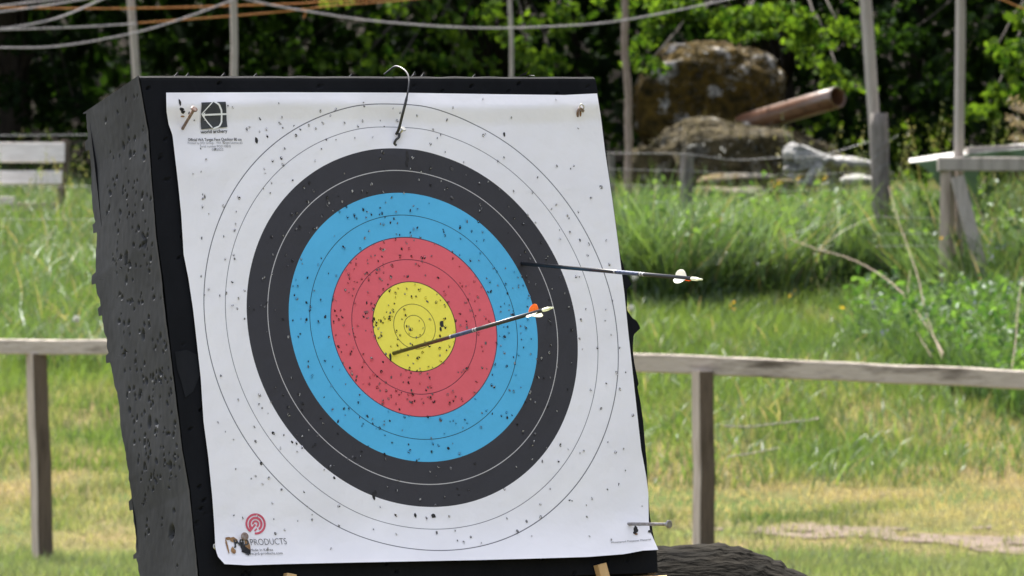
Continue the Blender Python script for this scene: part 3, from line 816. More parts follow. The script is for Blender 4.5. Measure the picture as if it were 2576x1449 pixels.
# knobbly stem
pts = [(1572,-40),(1573,40),(1571,120),(1576,180),(1581,240),(1580,300),(1582,360),(1580,430),(1579,480),(1580,560)]
V3 = [at(a, b_, 52) for a, b_ in pts]; base = V3[-1].copy(); base.z = gz1(base.x, 52) - .03; V3[-1] = base
sp_ = spline(V3, 50); mb = MB(); mb.tube([v - base for v in sp_], [.026 + .007 * k / 50 + .0045 * max(0, math.sin(k * 1.05)) ** 4 + .002 * math.sin(k * 2.2) for k in range(50)], 10)
o = mb.build('bare_stem', M['twig'], None, True); o.location = base
M['stem'] = noisy('brown_stem', (.15, .11, .085), (.27, .215, .18), 25, .85, .5, (1, 1, .3)); o.data.materials[0] = M['stem']
tag(o, 'knobbly brown bare sapling stem just right of the target', 'sapling')

# ------------------------------------------------------------------ ropes
def rope(pts, Y0, Y1_, mat, label, r=.0085, group='sagging ropes overhead'):
    n = len(pts); V3 = [at(a, b_, Y0 + (Y1_ - Y0) * i / (n - 1)) for i, (a, b_) in enumerate(pts)]
    c = V3[0].copy(); mb = MB(); S_ = spline(V3, 12 * n); mb.tube([v - c for v in S_], r * .72, 6)
    o = mb.build('rope', mat, None, True); o.location = c; tag(o, label, 'rope', group); return o
W_ = M['rope']; Or = M['orange_rope']
rope([(-260,48),(0,15),(124,0),(300,-24)], 46, 47, W_, 'pale rope nearest the top left corner of the picture', .008)
rope([(-260,62),(0,30),(100,16),(199,0),(360,-28)], 46, 47, W_, 'second pale rope from the top left corner')
rope([(-260,108),(0,73),(135,48),(253,0),(330,-35)], 46, 47, W_, 'pale rope rising steeply from a forked pair at the left')
rope([(-260,14),(0,19),(323,21),(692,11),(820,4),(1000,-6)], 46.4, 47.5, Or, 'orange rope running level along the top edge', .0075)
rope([(-260,86),(0,75),(180,69),(323,61),(343,60)], 46.2, 46.9, W_, 'straight pale rope tied to the leaning pole')
rope([(347,58),(510,46),(692,31),(767,23),(840,14),(1000,2),(1100,-8)], 46.8, 47.5, Or, 'orange rope rising to the right from the leaning pole', .0075)
rope([(-260,118),(0,120),(148,116),(323,86),(444,52),(578,3),(640,-24)], 45.5, 46, W_, 'lowest pale rope, sagging from the left edge up to the upright pole')
rope([(560,-26),(629,1),(770,28),(951,54),(1185,70),(1383,67),(1569,51),(1827,0),(1960,-34)], 45.5, 46.5, W_, 'long pale rope sagging across the leaves above the target', .0085)
rope([(767,22),(768,34),(764,46)], 47.1, 47.1, Or, 'short frayed orange rope end hanging down', .008)
rope([(2480,-14),(2524,0),(2576,22),(2700,60)], 45, 45, Or, 'short orange rope across the top right corner', .007)
rope([(-260,342),(0,341),(160,340),(300,339),(420,341)], 52.5, 53, M['wire'], 'dark taut line above the white bench', .007, 'wires and lines behind the bench')

# ------------------------------------------------------------------ wire fence
wf = empty('wire_fence', at(1725, 560, 47.5)); tag(wf, 'sagging wire mesh fence on short grey posts in front of the boulders', 'fence')
def fpost(x, y0, w, Y):
    t = at(x, y0, Y); b_ = Vector((t.x, Y, gz1(t.x, Y) - .05))
    mb = MB(); mb.beam(b_ - wf.location, t - wf.location, w, w, up=(0, 1, 0), twist=.5, seg=5, jit=.006); mb.build('post', M['log'], wf)
fpost(1727, 386, .072, 47.5); fpost(1536, 388, .045, 48)
def wire(pts, Y=47.45, r=.0016):
    V3 = [at(a, b_, Y) - wf.location for a, b_ in pts]; mb = MB(); mb.tube(spline(V3, 30), r, 5); mb.build('wire', M['wire'], wf, True)
wire([(1500,384),(1620,386),(1727,388),(1850,402),(1960,396),(2060,392),(2200,352)], 47.45, .0022)
wire([(1500,424),(1620,428),(1727,430),(1960,440),(2200,432)]); wire([(1500,464),(1727,470),(1960,480),(2200,474)]); wire([(1500,506),(1727,512),(1960,518),(2200,514)])
wire([(2205,375),(2215,365),(2260,340)], 46.8, .0022); wire([(2195,400),(2215,385),(2236,376)], 46.8, .002); wire([(2200,432),(2220,418),(2240,408)], 46.8, .002)
wire([(2200,545),(2400,550),(2640,552)], 45.4); wire([(2200,620),(2400,617),(2640,618)], 45.4); wire([(2200,590),(2400,586),(2640,588)], 45.4, .0014)
wire([(-200,455),(100,470),(420,462)], 48, .0014); wire([(-200,545),(100,552),(420,548)], 48, .0014); wire([(-200,610),(100,618),(420,612)], 48, .0014)

# ------------------------------------------------------------------ bench at the left
by = 51.0
bo = at(60, 520, by); bo.z = gz1(bo.x, by); be = empty('park_bench', bo); tag(be, 'white slatted bench standing in tall grass at the left edge', 'bench')
def bbeam(name, x0, y0, x1, y1, w, h, mat, Ya=by, Yb=by, **k):
    mb = MB(); mb.beam(at(x0, y0, Ya) - bo, at(x1, y1, Yb) - bo, w, h, **k); return mb.build(name, mat, be)
tl = RX = None
bbeam('back_slat', -420, 383, 163, 384, .03, .148, M['white_board'], seg=4, jit=.004, up=(0, .25, 1))
bbeam('back_slat', -420, 447, 156, 447, .03, .100, M['white_board'], by - .06, by - .06, seg=4, jit=.004, up=(0, .25, 1))
bbeam('seat_slat', -420, 505, 36, 505, .16, .06, M['white_board'], by - .35, by - .35, seg=4)
for x0, x1 in ((166, 146), (-300, -320)):
    mb = MB(); a = at(x0, 352, by + .05) - bo; c = at(x1, 620, by - .1) - bo; c.z = -.05
    mb.beam(a, c, .05, .07, seg=3); mb.build('leg', M['wood_brown'], be)
mb = MB(); mb.beam(at(150, 520, by - .02) - bo, at(36, 520, by - .6) - bo, .05, .06); mb.build('seat_bearer', M['wood_dark'], be)

# ------------------------------------------------------------------ trestle at the right
ty = 45.3
to = at(2385, 690, ty); to.z = gz1(to.x, ty); tr_ = empty('timber_trestle', to); tag(tr_, 'grey timber trestle with a splayed brace at the right edge', 'trestle')
def tb(name, x0, y0, x1, y1, w, h, mat=M['wood'], Ya=ty, Yb=ty, **k):
    mb = MB(); mb.beam(at(x0, y0, Ya) - to, at(x1, y1, Yb) - to, w, h, seg=5, jit=.006, **k); mb.build(name, mat, tr_)
tb('beam', 2359, 413, 3100, 414, .09, .092)
g_ = gz1(to.x, ty); yb = PH/2 - (g_ - CAMH) / ty * FPX + 10
tb('leg', 2384, 428, 2380, yb, .075, .085, M['wood_dark'], ty + .02, ty + .02, up=(0, 1, 0), twist=.5)
tb('brace', 2408, 445, 2500, yb - 20, .09, .06, M['wood'], ty - .06, ty - .15, up=(0, 1, 0))
tb('leg', 2950, 428, 2950, yb, .075, .085, M['wood_dark'], ty + .02, ty + .02, up=(0, 1, 0), twist=.5)
# tarpaulin over a stack behind the trestle
tv_ = []; ny = 14; nx = 60
Yt = 46.6
for i in range(ny):
    for j in range(nx):
        s = j / (nx - 1); k = i / (ny - 1)
        x = 2287 + 520 * s; 
        if k < .3:
            y = np.interp(x, [2287, 2380, 2480, 2576, 2700, 2900], [407, 393, 378, 369, 366, 366]); Y = Yt + 1.0 - k / .3 * 1.0; y = y - (1 - k / .3) * 8 + (k / .3) * (2 if s else 0)
        else:
            u = (k - .3) / .7; y0 = np.interp(x, [2287, 2380, 2480, 2576, 2700, 2900], [409, 396, 382, 374, 372, 372]); y = y0 + u * np.interp(s, [0, .05, .2, .24, .245, 1], [4, 70, 235, 240, 30, 25]); x = x + u * 60 * (1 - s); Y = Yt - .02 * math.sin(s * 40) * u
        tv_.append(at(x, y, Y))
o = np_mesh('tarpaulin', tv_, gridfaces(ny, nx), [M['tarp_top'], M['tarp']], smooth=True, mi=[0 if f // (nx - 1) < 4 else 1 for f in range((ny - 1) * (nx - 1))])
tag(o, 'green tarpaulin with pale top draped behind the trestle', 'tarpaulin')
for (x0, y0, x1, y1, h, lab) in ((2432, 379, 3000, 352, .045, 'weathered plank lying on the pale tarpaulin, the upper one'), (2500, 389, 3000, 380, .03, 'thin plank just above the trestle beam, the lower one')):
    a = at(x0, y0, Yt + .1); c = at(x1, y1, Yt + .25); mb = MB(); mb.beam(Vector(), c - a, .14, h, seg=6, jit=.01); o = mb.build('plank', M['wood'], None); o.location = a; tag(o, lab, 'plank')

# ------------------------------------------------------------------ rocks
def rock(name, cx, cy, Y, rx_, ry_, rz_, seed, mat, label, rough=.16, cat='boulder', ex=(.8, 1), n=70, m=46):
    c = at(cx, cy, Y); V = []
    for i in range(m + 1):
        ph = math.pi * i / m
        for j in range(n):
            a = 2 * math.pi * j / n; v = Vector((math.sin(ph) * math.cos(a), math.sin(ph) * math.sin(a), math.cos(ph)))
            k = 1 + rough * noise.fractal(v * 1.3 + Vector((seed, seed * 2, 0)), 1, 2, 4) * 1.6 + .05 * noise.noise(v * 7 + Vector((seed, 0, 0))) + .02 * noise.noise(v * 22)
            sx = (abs(v.x) ** ex[0]) * math.copysign(1, v.x); sz = (abs(v.z) ** ex[1]) * math.copysign(1, v.z)
            V.append((sx * k * rx_, v.y * k * ry_, sz * k * rz_))
    F = gridfaces(m + 1, n); F2 = [(i*n + n-1, i*n, (i+1)*n, (i+1)*n + n-1) for i in range(m)]
    F = np.concatenate([F, np.array(F2)])[:, ::-1]
    o = np_mesh(name, np.array(V), F, mat, smooth=True); o.location = c
    tag(o, label, cat); return o
rock('boulder', 1786, 258, 57.2, .645, .6, .47, 12.4, M['rock'], 'upper boulder covered in rusty brown moss with pale bare streaks', .11, ex=(.66, .62))
rock('boulder', 1870, 452, 56.2, .84, .6, .455, 8.7, M['rock_low'], 'low wide boulder with dry shaggy moss under the rusty pipe', .13)
def fuzz(ob, name, n, L, c0, c1, zmin):
    me = ob.data; me.calc_loop_triangles(); co = np.array([v.co[:] for v in me.vertices]); T = np.array([t.vertices[:] for t in me.loop_triangles])
    A = np.cross(co[T[:, 1]] - co[T[:, 0]], co[T[:, 2]] - co[T[:, 0]]); w = np.linalg.norm(A, axis=1); i = rng.choice(len(T), n, p=w / w.sum())
    nrm = A[i] / (w[i][:, None] + 1e-9); b = rng.dirichlet((1, 1, 1), n); P = (co[T[i]] * b[:, :, None]).sum(1); nrm *= np.sign((nrm * P).sum(1))[:, None]
    k = (P[:, 2] > zmin) & (np.array([noise.noise(Vector(p) * 4) for p in P]) > -.12); P, nrm = P[k], nrm[k]; n = len(P)
    d = nrm * .6 + rng.normal(size=(n, 3)) * .35 + np.array((0, 0, -.55)); d /= np.linalg.norm(d, axis=1)[:, None]; s = np.cross(d, nrm); s /= np.linalg.norm(s, axis=1)[:, None] + 1e-6
    l = L * (.5 + rng.random((n, 1))); V = np.stack([P - s * .006, P + s * .006, P + d * l], 1).reshape(-1, 3); F = np.arange(n * 3).reshape(-1, 3)
    t = rng.random((n, 1)); o = np_mesh(name, V, F, M['grass'], ob, col=np.repeat(np.array(c0) * (1 - t) + np.array(c1) * t, 3, 0)); o['kind'] = 'stuff'
up = bpy.data.objects['boulder']; lowb = bpy.data.objects['boulder.001']
fuzz(up, 'moss', 3500, .028, (.014, .012, .005), (.085, .058, .013), -.1)
fuzz(lowb, 'dry_moss', 4200, .06, (.028, .026, .013), (.085, .074, .038), -.12)
def slab(px, py, Y, w, d_, h, rot, mat, label, seed):
    o = rock('stone_slab', px, py, Y, w / 2, d_ / 2, h / 2, seed, mat, label, .2, 'stone', n=30, m=16); o.rotation_euler.z = rot; return o
slab(1860, 455, 54.9, .62, .4, .12, .1, M['ledge'], 'ochre stone slab below the boulder, upper of two', 1.1)
slab(1840, 495, 54.6, .60, .4, .16, -.05, M['ledge'], 'ochre stone slab resting in the grass, lower of two', 2.3)
slab(1995, 470, 54.5, .40, .3, .14, .2, M['rock_low'], 'grey brown stone under the pale crocodile head', 4.1)
slab(1640, 440, 55.4, .40, .3, .42, .2, M['rock_low'], 'streaked grey stone against the left foot of the low boulder', 6.1)
# rusty pipe
a = at(1868, 314, 56.6); c = at(2108, 244, 55.7); ax = (c - a).normalized(); R_ = .088
o = empty('steel_pipe', a); tag(o, 'rusty red-brown pipe resting on the low boulder, open end to the right', 'pipe')
s = ax.cross(Vector((0, 0, 1))).normalized(); u = s.cross(ax); L = (c - a).length; n = 32; rings = []
for (d_, r) in ((0, R_), (L * .33, R_), (L * .66, R_), (L - .006, R_), (L, R_ - .003), (L, R_ - .010), (L - .006, R_ - .013), (L * .5, R_ - .013), (.02, R_ - .013)):
    rings.append([ax * d_ + (s * math.cos(2*math.pi*j/n) + u * math.sin(2*math.pi*j/n)) * r for j in range(n)])
mb = MB(); mb.loft(rings, False); mb.build('pipe_wall', M['pipe'], o, True)
rock('cut_stone', 1868, 322, 56.5, .12, .12, .06, 5, M['rock'], 'grey stone wedged at the lower end of the pipe', cat='stone', n=24, m=14)

# ------------------------------------------------------------------ pale crocodile target
cy0 = 51.5
def cp(x, y, dy=0): return at(x, y, cy0 + dy)
sc_m = cy0 / FPX
def row(x, y, hw, hh, dy=0): v = cp(x, y, dy); return (v.x, v.y, v.z, hw, hh * sc_m)
mb = MB()
body_loft(mb, [row(1971,394,.05,7,-.05), row(1975,392,.10,15,-.05), row(1986,388,.14,22,-.05), row(1998,386,.16,25,-.03), row(2015,389,.165,25,-.03), row(2040,396,.155,22,-.02), row(2068,403,.12,16,0), row(2086,407,.10,14,.03), row(2104,410,.13,19,.05), row(2140,414,.16,20,.1), row(2175,421,.15,16,.2), row(2205,430,.12,11,.3), row(2235,440,.06,6,.4)], 20)
body_loft(mb, [row(1974,419,.05,4,-.05), row(1978,424,.10,10,-.05), row(1990,430,.13,14,-.04), row(2012,428,.125,14,-.03), row(2040,417,.105,11,-.02), row(2075,408,.07,9,0)], 18)
mb.tube([cp(1992, 376, -.08), cp(1995, 364, -.08), cp(1996, 355, -.07)], [.065, .035, .006], 10)
mb.tube([cp(1994, 372, -.13), cp(2010, 369, -.17), cp(2030, 378, -.16), cp(2050, 386, -.13)], [.02, .026, .022, .012], 8)
for (x0, y0, x1, y1, x2, y2, dy) in ((2066,418,2044,440,2032,458,-.14), (2092,425,2096,450,2090,466,.14)):
    mb.tube([cp(x0, y0, dy), cp(x1, y1, dy - .03), cp(x2, y2, dy - .03)], [.055, .046, .032], 10)
    mb.tube([cp(x2 + 6, y2 + 3, dy - .04), cp(x2 - 8, y2 + 2, dy - .06), cp(x2 - 22, y2 + 1, dy - .08), cp(x2 - 26, y2 + 6, dy - .09)], [.03, .028, .02, .010], 8); mb.tube([cp(x2, y2 + 5, dy - .05), cp(x2 + 34, y2 + 8, dy - .03)], [.026, .012], 8)
for k in range(6): mb.tube([cp(1986 + 4 * k, 384 + 9 * k, -.19), cp(2030, 390 + 6.5 * k, -.195), cp(2084, 401 + 2.6 * k, -.13)], [.006, .0085, .004], 6)
for k in range(5): mb.tube([cp(1982 + 6 * k, 440 + 2 * k, -.12 - .01 * k), cp(1980 + 7 * k, 446 + 3 * k, -.12)], [.014, .002], 6)
croc = remesh_obj(mb, 'crocodile_target', .009, smooth_it=2, mat=M['croc'])
me = croc.data
for v in me.vertices: v.co += v.normal * .006 * (noise.noise(v.co * 18) + .7 * noise.noise(v.co * 45))
tag(croc, 'pale grey foam crocodile with raised head and front leg in the tall grass', 'animal target')
mb = MB(); mb.ball(cp(2013, 380, -.165), (.042, .012, .007)); mb.ball(cp(1997, 382, -.15), (.014, .012, .016)); mb.build('eye', M['croc_eye'], croc, True)
mb = MB(); mb.tube([cp(x, y, dd) for x, y, dd in ((1972,408,-.10),(1984,412,-.15),(2010,411,-.185),(2040,405,-.18),(2062,400,-.15))], .006, 6); mb.build('mouth_line', M['croc_eye'], croc, True)
slab(2160, 454, 52.6, .26, .3, .09, .05, M['croc'], 'pale flat stone lying behind the crocodile foot', 7.7)

# ------------------------------------------------------------------ leaves
def leaf_arrays(P, size, up_bias=.3, rg=rng, droop=0.0):
    n = len(P)
    d = rg.normal(size=(n, 3)); d[:, 2] -= droop; d /= np.linalg.norm(d, axis=1)[:, None]
    nn = rg.normal(size=(n, 3)); nn[:, 2] += up_bias * 3; s = np.cross(d, nn); s /= np.linalg.norm(s, axis=1)[:, None]
    w = np.cross(s, d)
    L = size[:, None]
    fold = .12
    base = P - d * L * .5; tip = P + d * L * .5 - w * L * .08
    l1 = P - d * L * .22 + s * L * .30 + w * L * fold; l2 = P + d * L * .16 + s * L * .26 + w * L * fold
    r1 = P - d * L * .22 - s * L * .30 + w * L * fold; r2 = P + d * L * .16 - s * L * .26 + w * L * fold
    V = np.stack([base, l1, l2, tip, r2, r1], 1).reshape(-1, 3)
    i = np.arange(n)[:, None] * 6
    F = np.concatenate([i + np.array([[0, 1, 2, 3]]), i + np.array([[3, 4, 5, 0]])])
    return V, F
def leaf_cols(n, lo, hi, rg=rng, v=.35):
    t = rg.random((n, 1)); c = np.array(lo) * (1 - t) + np.array(hi) * t
    return np.repeat(c * (1 + v * (rg.random((n, 1)) - .5)), 6, 0)
def clump(n, c, r, rg=rng, nb=9, power=.6):
    """leaf positions gathered on little sprays inside an ellipsoid"""
    ce = rg.normal(size=(nb, 3)); ce = ce / np.linalg.norm(ce, axis=1)[:, None] * (rg.random((nb, 1)) ** power)
    k = rg.integers(0, nb, n); p = ce[k] + rg.normal(size=(n, 3)) * .17
    return np.array(c) + p * np.array(r)

def tree(name, label, base, height, lean, clumps, bark_r, cat='tree', lo=(.035, .075, .012), hi=(.10, .17, .03), size=(.055, .105), droop=.4, limbs=True):
    b = Vector((base[0], base[1], gz1(base[0], base[1]) - .05)); o = empty(name, b); tag(o, label, cat)
    mb = MB(); top = Vector((lean[0], lean[1], height))
    pts = [Vector((lean[0] * (k/8)**1.3 + .06 * math.sin(k * 1.3 + base[0]), lean[1] * (k/8)**1.3, height * k / 8)) for k in range(9)]
    mb.tube(pts, [bark_r * (1.25 if k == 0 else 1 - k / 9.5) for k in range(9)], 10)
    Ps = []; sz = []
    for (c, r, n) in clumps:
        cl = Vector(c) - b
        if limbs:
            k = min(7, max(1, int(max(0.1, (cl.z - .4)) / height * 8)))
            st0 = pts[k]; mid = st0.lerp(cl, .5) + Vector((0, .3, .7))
            mb.tube(spline([st0, mid, cl], 8), [bark_r * .12 * (1 - .8 * i / 7) + .003 for i in range(8)], 6)
        Ps.append(clump(n, tuple(cl), r, nb=max(6, n // 28))); sz.append(rng.uniform(size[0], size[1], n))
    mb.build('trunk', M['bark'], o, True)
    Pa = np.concatenate(Ps); V, F = leaf_arrays(Pa, np.concatenate(sz), droop=droop)
    np_mesh('crown', V, F, M['leaf_matt' if lo[0] < .02 else 'leaf'], o, col=leaf_cols(len(Pa), lo, hi))
    return o
DENS = [1.0]
def cl(px, py, Y, rpx, rpy, rd, n): 
    Y = Y - 1.8; v = at(px, py, Y); k = Y / FPX; return (tuple(v), (rpx * k, rd, rpy * k), int(n * DENS[0]))
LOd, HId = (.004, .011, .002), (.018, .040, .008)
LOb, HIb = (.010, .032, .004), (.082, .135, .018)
DENS[0] = .5
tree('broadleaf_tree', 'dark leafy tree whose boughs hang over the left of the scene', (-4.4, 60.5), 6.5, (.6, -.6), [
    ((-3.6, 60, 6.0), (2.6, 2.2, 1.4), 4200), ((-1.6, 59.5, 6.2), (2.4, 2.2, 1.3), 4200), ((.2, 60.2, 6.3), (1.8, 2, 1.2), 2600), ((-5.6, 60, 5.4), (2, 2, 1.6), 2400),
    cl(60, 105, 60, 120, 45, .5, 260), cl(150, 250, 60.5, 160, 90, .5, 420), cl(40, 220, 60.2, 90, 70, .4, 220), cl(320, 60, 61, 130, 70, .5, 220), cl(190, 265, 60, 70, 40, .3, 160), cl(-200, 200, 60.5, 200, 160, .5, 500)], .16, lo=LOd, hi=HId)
DENS[0] = .27
tree('broadleaf_tree', 'tree with drooping lit sprays above the middle of the target', (-.2, 62), 6.2, (.4, -1.2), [
    ((.6, 61.5, 6.0), (1.8, 2, 1.1), 2400), cl(870, 8, 56, 80, 22, .3, 160), cl(1005, 20, 56.5, 60, 30, .3, 120), cl(940, 110, 57, 40, 60, .25, 70), cl(985, 180, 57, 60, 50, .25, 90), cl(1100, 60, 58, 90, 60, .4, 240),
    cl(1130, 160, 58.5, 120, 50, .5, 380), cl(1250, 60, 57, 90, 60, .4, 320), cl(1330, 120, 56.5, 80, 80, .4, 360), cl(1420, 60, 58, 110, 70, .4, 380), cl(1400, 170, 58, 60, 50, .4, 240), cl(1290, 165, 58.5, 100, 40, .5, 260), cl(900, 160, 59, 120, 40, .4, 220), cl(700, 150, 60, 120, 40, .4, 180)], .12, lo=LOb, hi=HIb)
DENS[0] = .33
tree('broadleaf_tree', 'bright sunlit tree leaning over the mossy boulder', (2.5, 62), 5.4, (-.4, -1.4), [
    cl(1660, 70, 56, 70, 60, .4, 330), cl(1625, 165, 57.6, 50, 40, .3, 160), cl(1860, 88, 57.5, 90, 22, .3, 220), cl(1610, 120, 56.5, 50, 50, .35, 160), cl(1760, 40, 56, 100, 50, .5, 520), cl(1880, 50, 56, 110, 55, .5, 640), cl(2000, 40, 56.5, 110, 60, .5, 640), cl(2070, 110, 57, 90, 70, .5, 460), cl(2060, 190, 58, 60, 50, .4, 200), cl(2110, 60, 57.5, 90, 70, .5, 380),
    cl(2120, 210, 58.5, 80, 70, .5, 260), cl(1700, 10, 56, 100, 30, .4, 280), cl(1560, 40, 57.5, 70, 60, .4, 240)], .11, lo=LOb, hi=HIb)
DENS[0] = .6
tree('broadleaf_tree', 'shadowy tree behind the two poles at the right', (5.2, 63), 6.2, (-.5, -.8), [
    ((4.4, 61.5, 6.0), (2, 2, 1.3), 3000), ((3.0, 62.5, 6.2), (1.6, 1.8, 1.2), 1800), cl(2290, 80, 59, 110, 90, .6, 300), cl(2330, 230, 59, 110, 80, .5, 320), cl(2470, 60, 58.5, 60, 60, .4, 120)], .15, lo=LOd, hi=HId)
tree('hazel_bush', 'bush with bright leaves at the right edge behind the trestle', (4.6, 57.5), 2.2, (-.2, -.2), [
    cl(2545, 130, 54.5, 40, 40, .3, 110), cl(2560, 170, 54, 35, 60, .3, 130), cl(2500, 130, 55, 40, 30, .3, 60), cl(2540, 240, 55, 60, 50, .4, 170), cl(2660, 180, 55, 90, 110, .5, 420), cl(2480, 280, 55.5, 80, 40, .4, 200), cl(2560, 40, 55, 40, 30, .3, 60)], .05, 'bush', lo=LOb, hi=HIb)
# far wood: one dark mass
def wood():
    n = 100000
    x = rng.uniform(-13, 13, n); y = 61.5 + 18 * rng.random(n) ** 1.4; hmax = np.interp(y, [61, 64, 68, 73, 80], [5.8, 7, 9, 11, 14])
    z0 = gz(x, y); z = z0 + (hmax - z0) * rng.random(n)
    keep = np.array([noise.noise((a * .7, b_ * .5, c * .9)) + .5 * noise.noise((a * 2.1, b_ * 2, c * 2.3)) for a, b_, c in zip(x, y, z)]) > -.22
    P = np.stack([x, y, z], 1)[keep]
    # unseen leaf wall added at the right to block sky light
    m = 16000; x2 = rng.uniform(15, 24, m); y2 = rng.uniform(2, 62, m); P2 = np.stack([x2, y2, gz(x2, y2) + 13 * rng.random(m)], 1)
    sz = np.concatenate([rng.uniform(.10, .26, len(P)), rng.uniform(.5, 1.0, m)]); P = np.concatenate([P, P2])
    V, F = leaf_arrays(P, sz, droop=.3)
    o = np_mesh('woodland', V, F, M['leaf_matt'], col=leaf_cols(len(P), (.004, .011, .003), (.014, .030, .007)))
    tag(o, 'dark dense woodland closing off the background', 'woodland', kind='stuff')
wood()
def canopy(name, label, boxes):
    Ps = [np.stack([rng.uniform(x0, x1, n), rng.uniform(y0, y1, n), rng.uniform(z0, z1, n)], 1) for x0, x1, y0, y1, z0, z1, n in boxes]
    P = np.concatenate(Ps); V, F = leaf_arrays(P, rng.uniform(.14, .3, len(P)), droop=.2)
    o = np_mesh(name, V, F, M['leaf_matt'], col=leaf_cols(len(P), (.005, .012, .004), (.018, .036, .009))); tag(o, label, 'canopy', kind='stuff')
canopy('shade_canopy', 'leaf roof of the wood, unseen above the picture, added to shade its edge', [(-10, -.2, 56.4, 62, 4.35, 6.4, 16000), (-.2, .9, 58.8, 62, 4.6, 6.2, 1400), (3.1, 9, 57.6, 62, 4.6, 6.2, 6500)])  # leaves overhead, out of view, added to keep light off the wood
# low undergrowth along the wood's foot
n = 7000; x = rng.uniform(-10, 10, n); y = rng.uniform(57.5, 62, n); P = np.stack([x, y, gz(x, y) + .55 * rng.random(n) ** 1.4], 1)
k = np.array([noise.noise((a * .9, b_ * .9, 3)) for a, b_ in zip(x, y)]) > -.1; P = P[k]
V, F = leaf_arrays(P, rng.uniform(.05, .11, len(P)), droop=.0)
o = np_mesh('undergrowth', V, F, M['leaf_matt'], col=leaf_cols(len(P), LOd, HIb)); tag(o, 'low leafy undergrowth at the foot of the wood', 'undergrowth', kind='stuff')
# slim dark trunks between the leaves
for k, (x, Y, r, ln, lab) in enumerate([(560, 64, .09, .1, 'dark tree trunk deep in the wood behind the upright pole'), (1475, 63, .05, -.35, 'slim slanting trunk in the shade left of the sapling stem'), (1040, 64, .06, .5, 'slanting branchy trunk deep behind the middle of the target'), (2300, 64, .08, .1, 'dark trunk in the wood between the two right-hand poles')]):
    b_ = at(x, 420, Y); b_.z = gz1(b_.x, Y) - .1
    o = empty('wood_tree', b_); tag(o, lab, 'tree')
    mb = MB(); mb.tube([Vector((ln * (i/8)**1.2 + .04 * math.sin(i * 2 + k), .02 * i, 5.2 * i / 8)) for i in range(9)], [r * (1 - i / 11) for i in range(9)], 9); mb.build('trunk', M['bark'], o, True)
    Pa = clump(700, (ln, 0, 4.9), (1.3, 1.2, .8)); V, F = leaf_arrays(Pa, rng.uniform(.07, .12, 700)); np_mesh('crown', V, F, M['leaf_matt'], o, col=leaf_cols(700, LOd, HId))

# ------------------------------------------------------------------ grass
def blades(X, Y, H, Wd, col, bend, rg=rng, seg=2, zoff=0):
    """curved blades: 2*seg+1 verts each"""
    n = len(X); bend = bend * (.25 + 1.1 * rg.random(n)); z = gz(X, Y) - .01 + zoff; a = rg.random(n) * 2 * np.pi
    wx, wy = np.cos(a), np.sin(a); b = rg.random(n) * 2 * np.pi; lx, ly = np.cos(b) * bend * H, np.sin(b) * bend * H
    rows = []
    for k in range(seg + 1):
        t = k / seg; w = Wd * (1 - t) ** .7 * .5 * (1 if k else .8); px = X + lx * t * t; py = Y + ly * t * t; pz = z + H * (t - .25 * bend * t * t)
        if k < seg:
            rows.append(np.stack([px - wx * w, py - wy * w, pz], 1)); rows.append(np.stack([px + wx * w, py + wy * w, pz], 1))
        else: rows.append(np.stack([px, py, pz], 1))
    m = 2 * seg + 1
    V = np.stack(rows, 1).reshape(-1, 3); i = np.arange(n)[:, None] * m
    F = [i + np.array([[2*k, 2*k+1, 2*k+3]]) for k in range(seg - 1)] + [i + np.array([[2*k, 2*k+3, 2*k+2]]) for k in range(seg - 1)] + [i + np.array([[2*seg-2, 2*seg-1, 2*seg]])]
    return V, np.concatenate(F), np.repeat(col, m, 0)
def nz2(X, Y, s, o=0): return np.array([noise.noise((x * s, y * s, o)) for x, y in zip(X, Y)])
def mixc(a, b, t): t = np.clip(t, 0, 1)[:, None]; return np.array(a) * (1 - t) + np.array(b) * t
GREEN, LIME, STRAW, BLUE = (.048, .092, .024), (.118, .176, .036), (.32, .26, .14), (.095, .145, .075)
# lawn
n = 235000
Y = 33.0 + 13.5 * rng.random(n); X = (rng.random(n) - .5) * (Y * .148 + 5.2)
n1 = nz2(X, Y, .9, 1); n2 = nz2(X, Y, 2.6, 5); n3 = nz2(X, Y, .5, 9)
dry = np.interp(Y, [33, 35, 36.5, 38.6, 40, 43, 46], [.36, .40, .60, .70, .42, .16, .12]) + .55 * n1 + .34 * n2
dry = dry + np.where(X < -1, np.interp(Y, [36, 38, 39, 41], [0, -.08, -.22, -.15]), 0)
td = np.clip((dry - .30) * 2.3 + .5 * (rng.random(n) - .5), 0, 1)
base = mixc(GREEN, LIME, .5 + .8 * n3 + .6 * (rng.random(n) - .5) + np.interp(Y, [38, 42, 46], [0, .25, .45]))
colr = base * (1 - td[:, None]) + np.array(STRAW) * td[:, None]
pale = np.clip(np.interp(Y, [33, 36.5, 38], [.55, .5, 0]) + .3 * n2, 0, 1)[:, None]; colr = colr * (1 - pale) + np.array((.17, .20, .10)) * pale
colr *= (.75 + .5 * rng.random((n, 1)))
onp = (np.abs(Y - track_c(X)) < track_w(X) * 1.1) & (X > .9)
pn = nz2(X, Y, 2.8, 4)
H = np.where(td > .5, .045, .075) * (.6 + .9 * rng.random(n)) * np.interp(Y, [33, 38, 46], [.9, 1, 1.7])
keep = (~onp | (rng.random(n) < .30 + .7 * (n2 + .7 * pn > .05))) & (rng.random(n) < np.clip(1.15 - .5 * td, .3, 1))
V, F, C = blades(X[keep], Y[keep], H[keep], (.006 + .006 * rng.random(n))[keep], colr[keep], .55)
o = np_mesh('lawn_grass', V, F, M['grass'], col=C); tag(o, 'short patchy lawn, green with dry straw coloured patches', 'grass', kind='stuff')
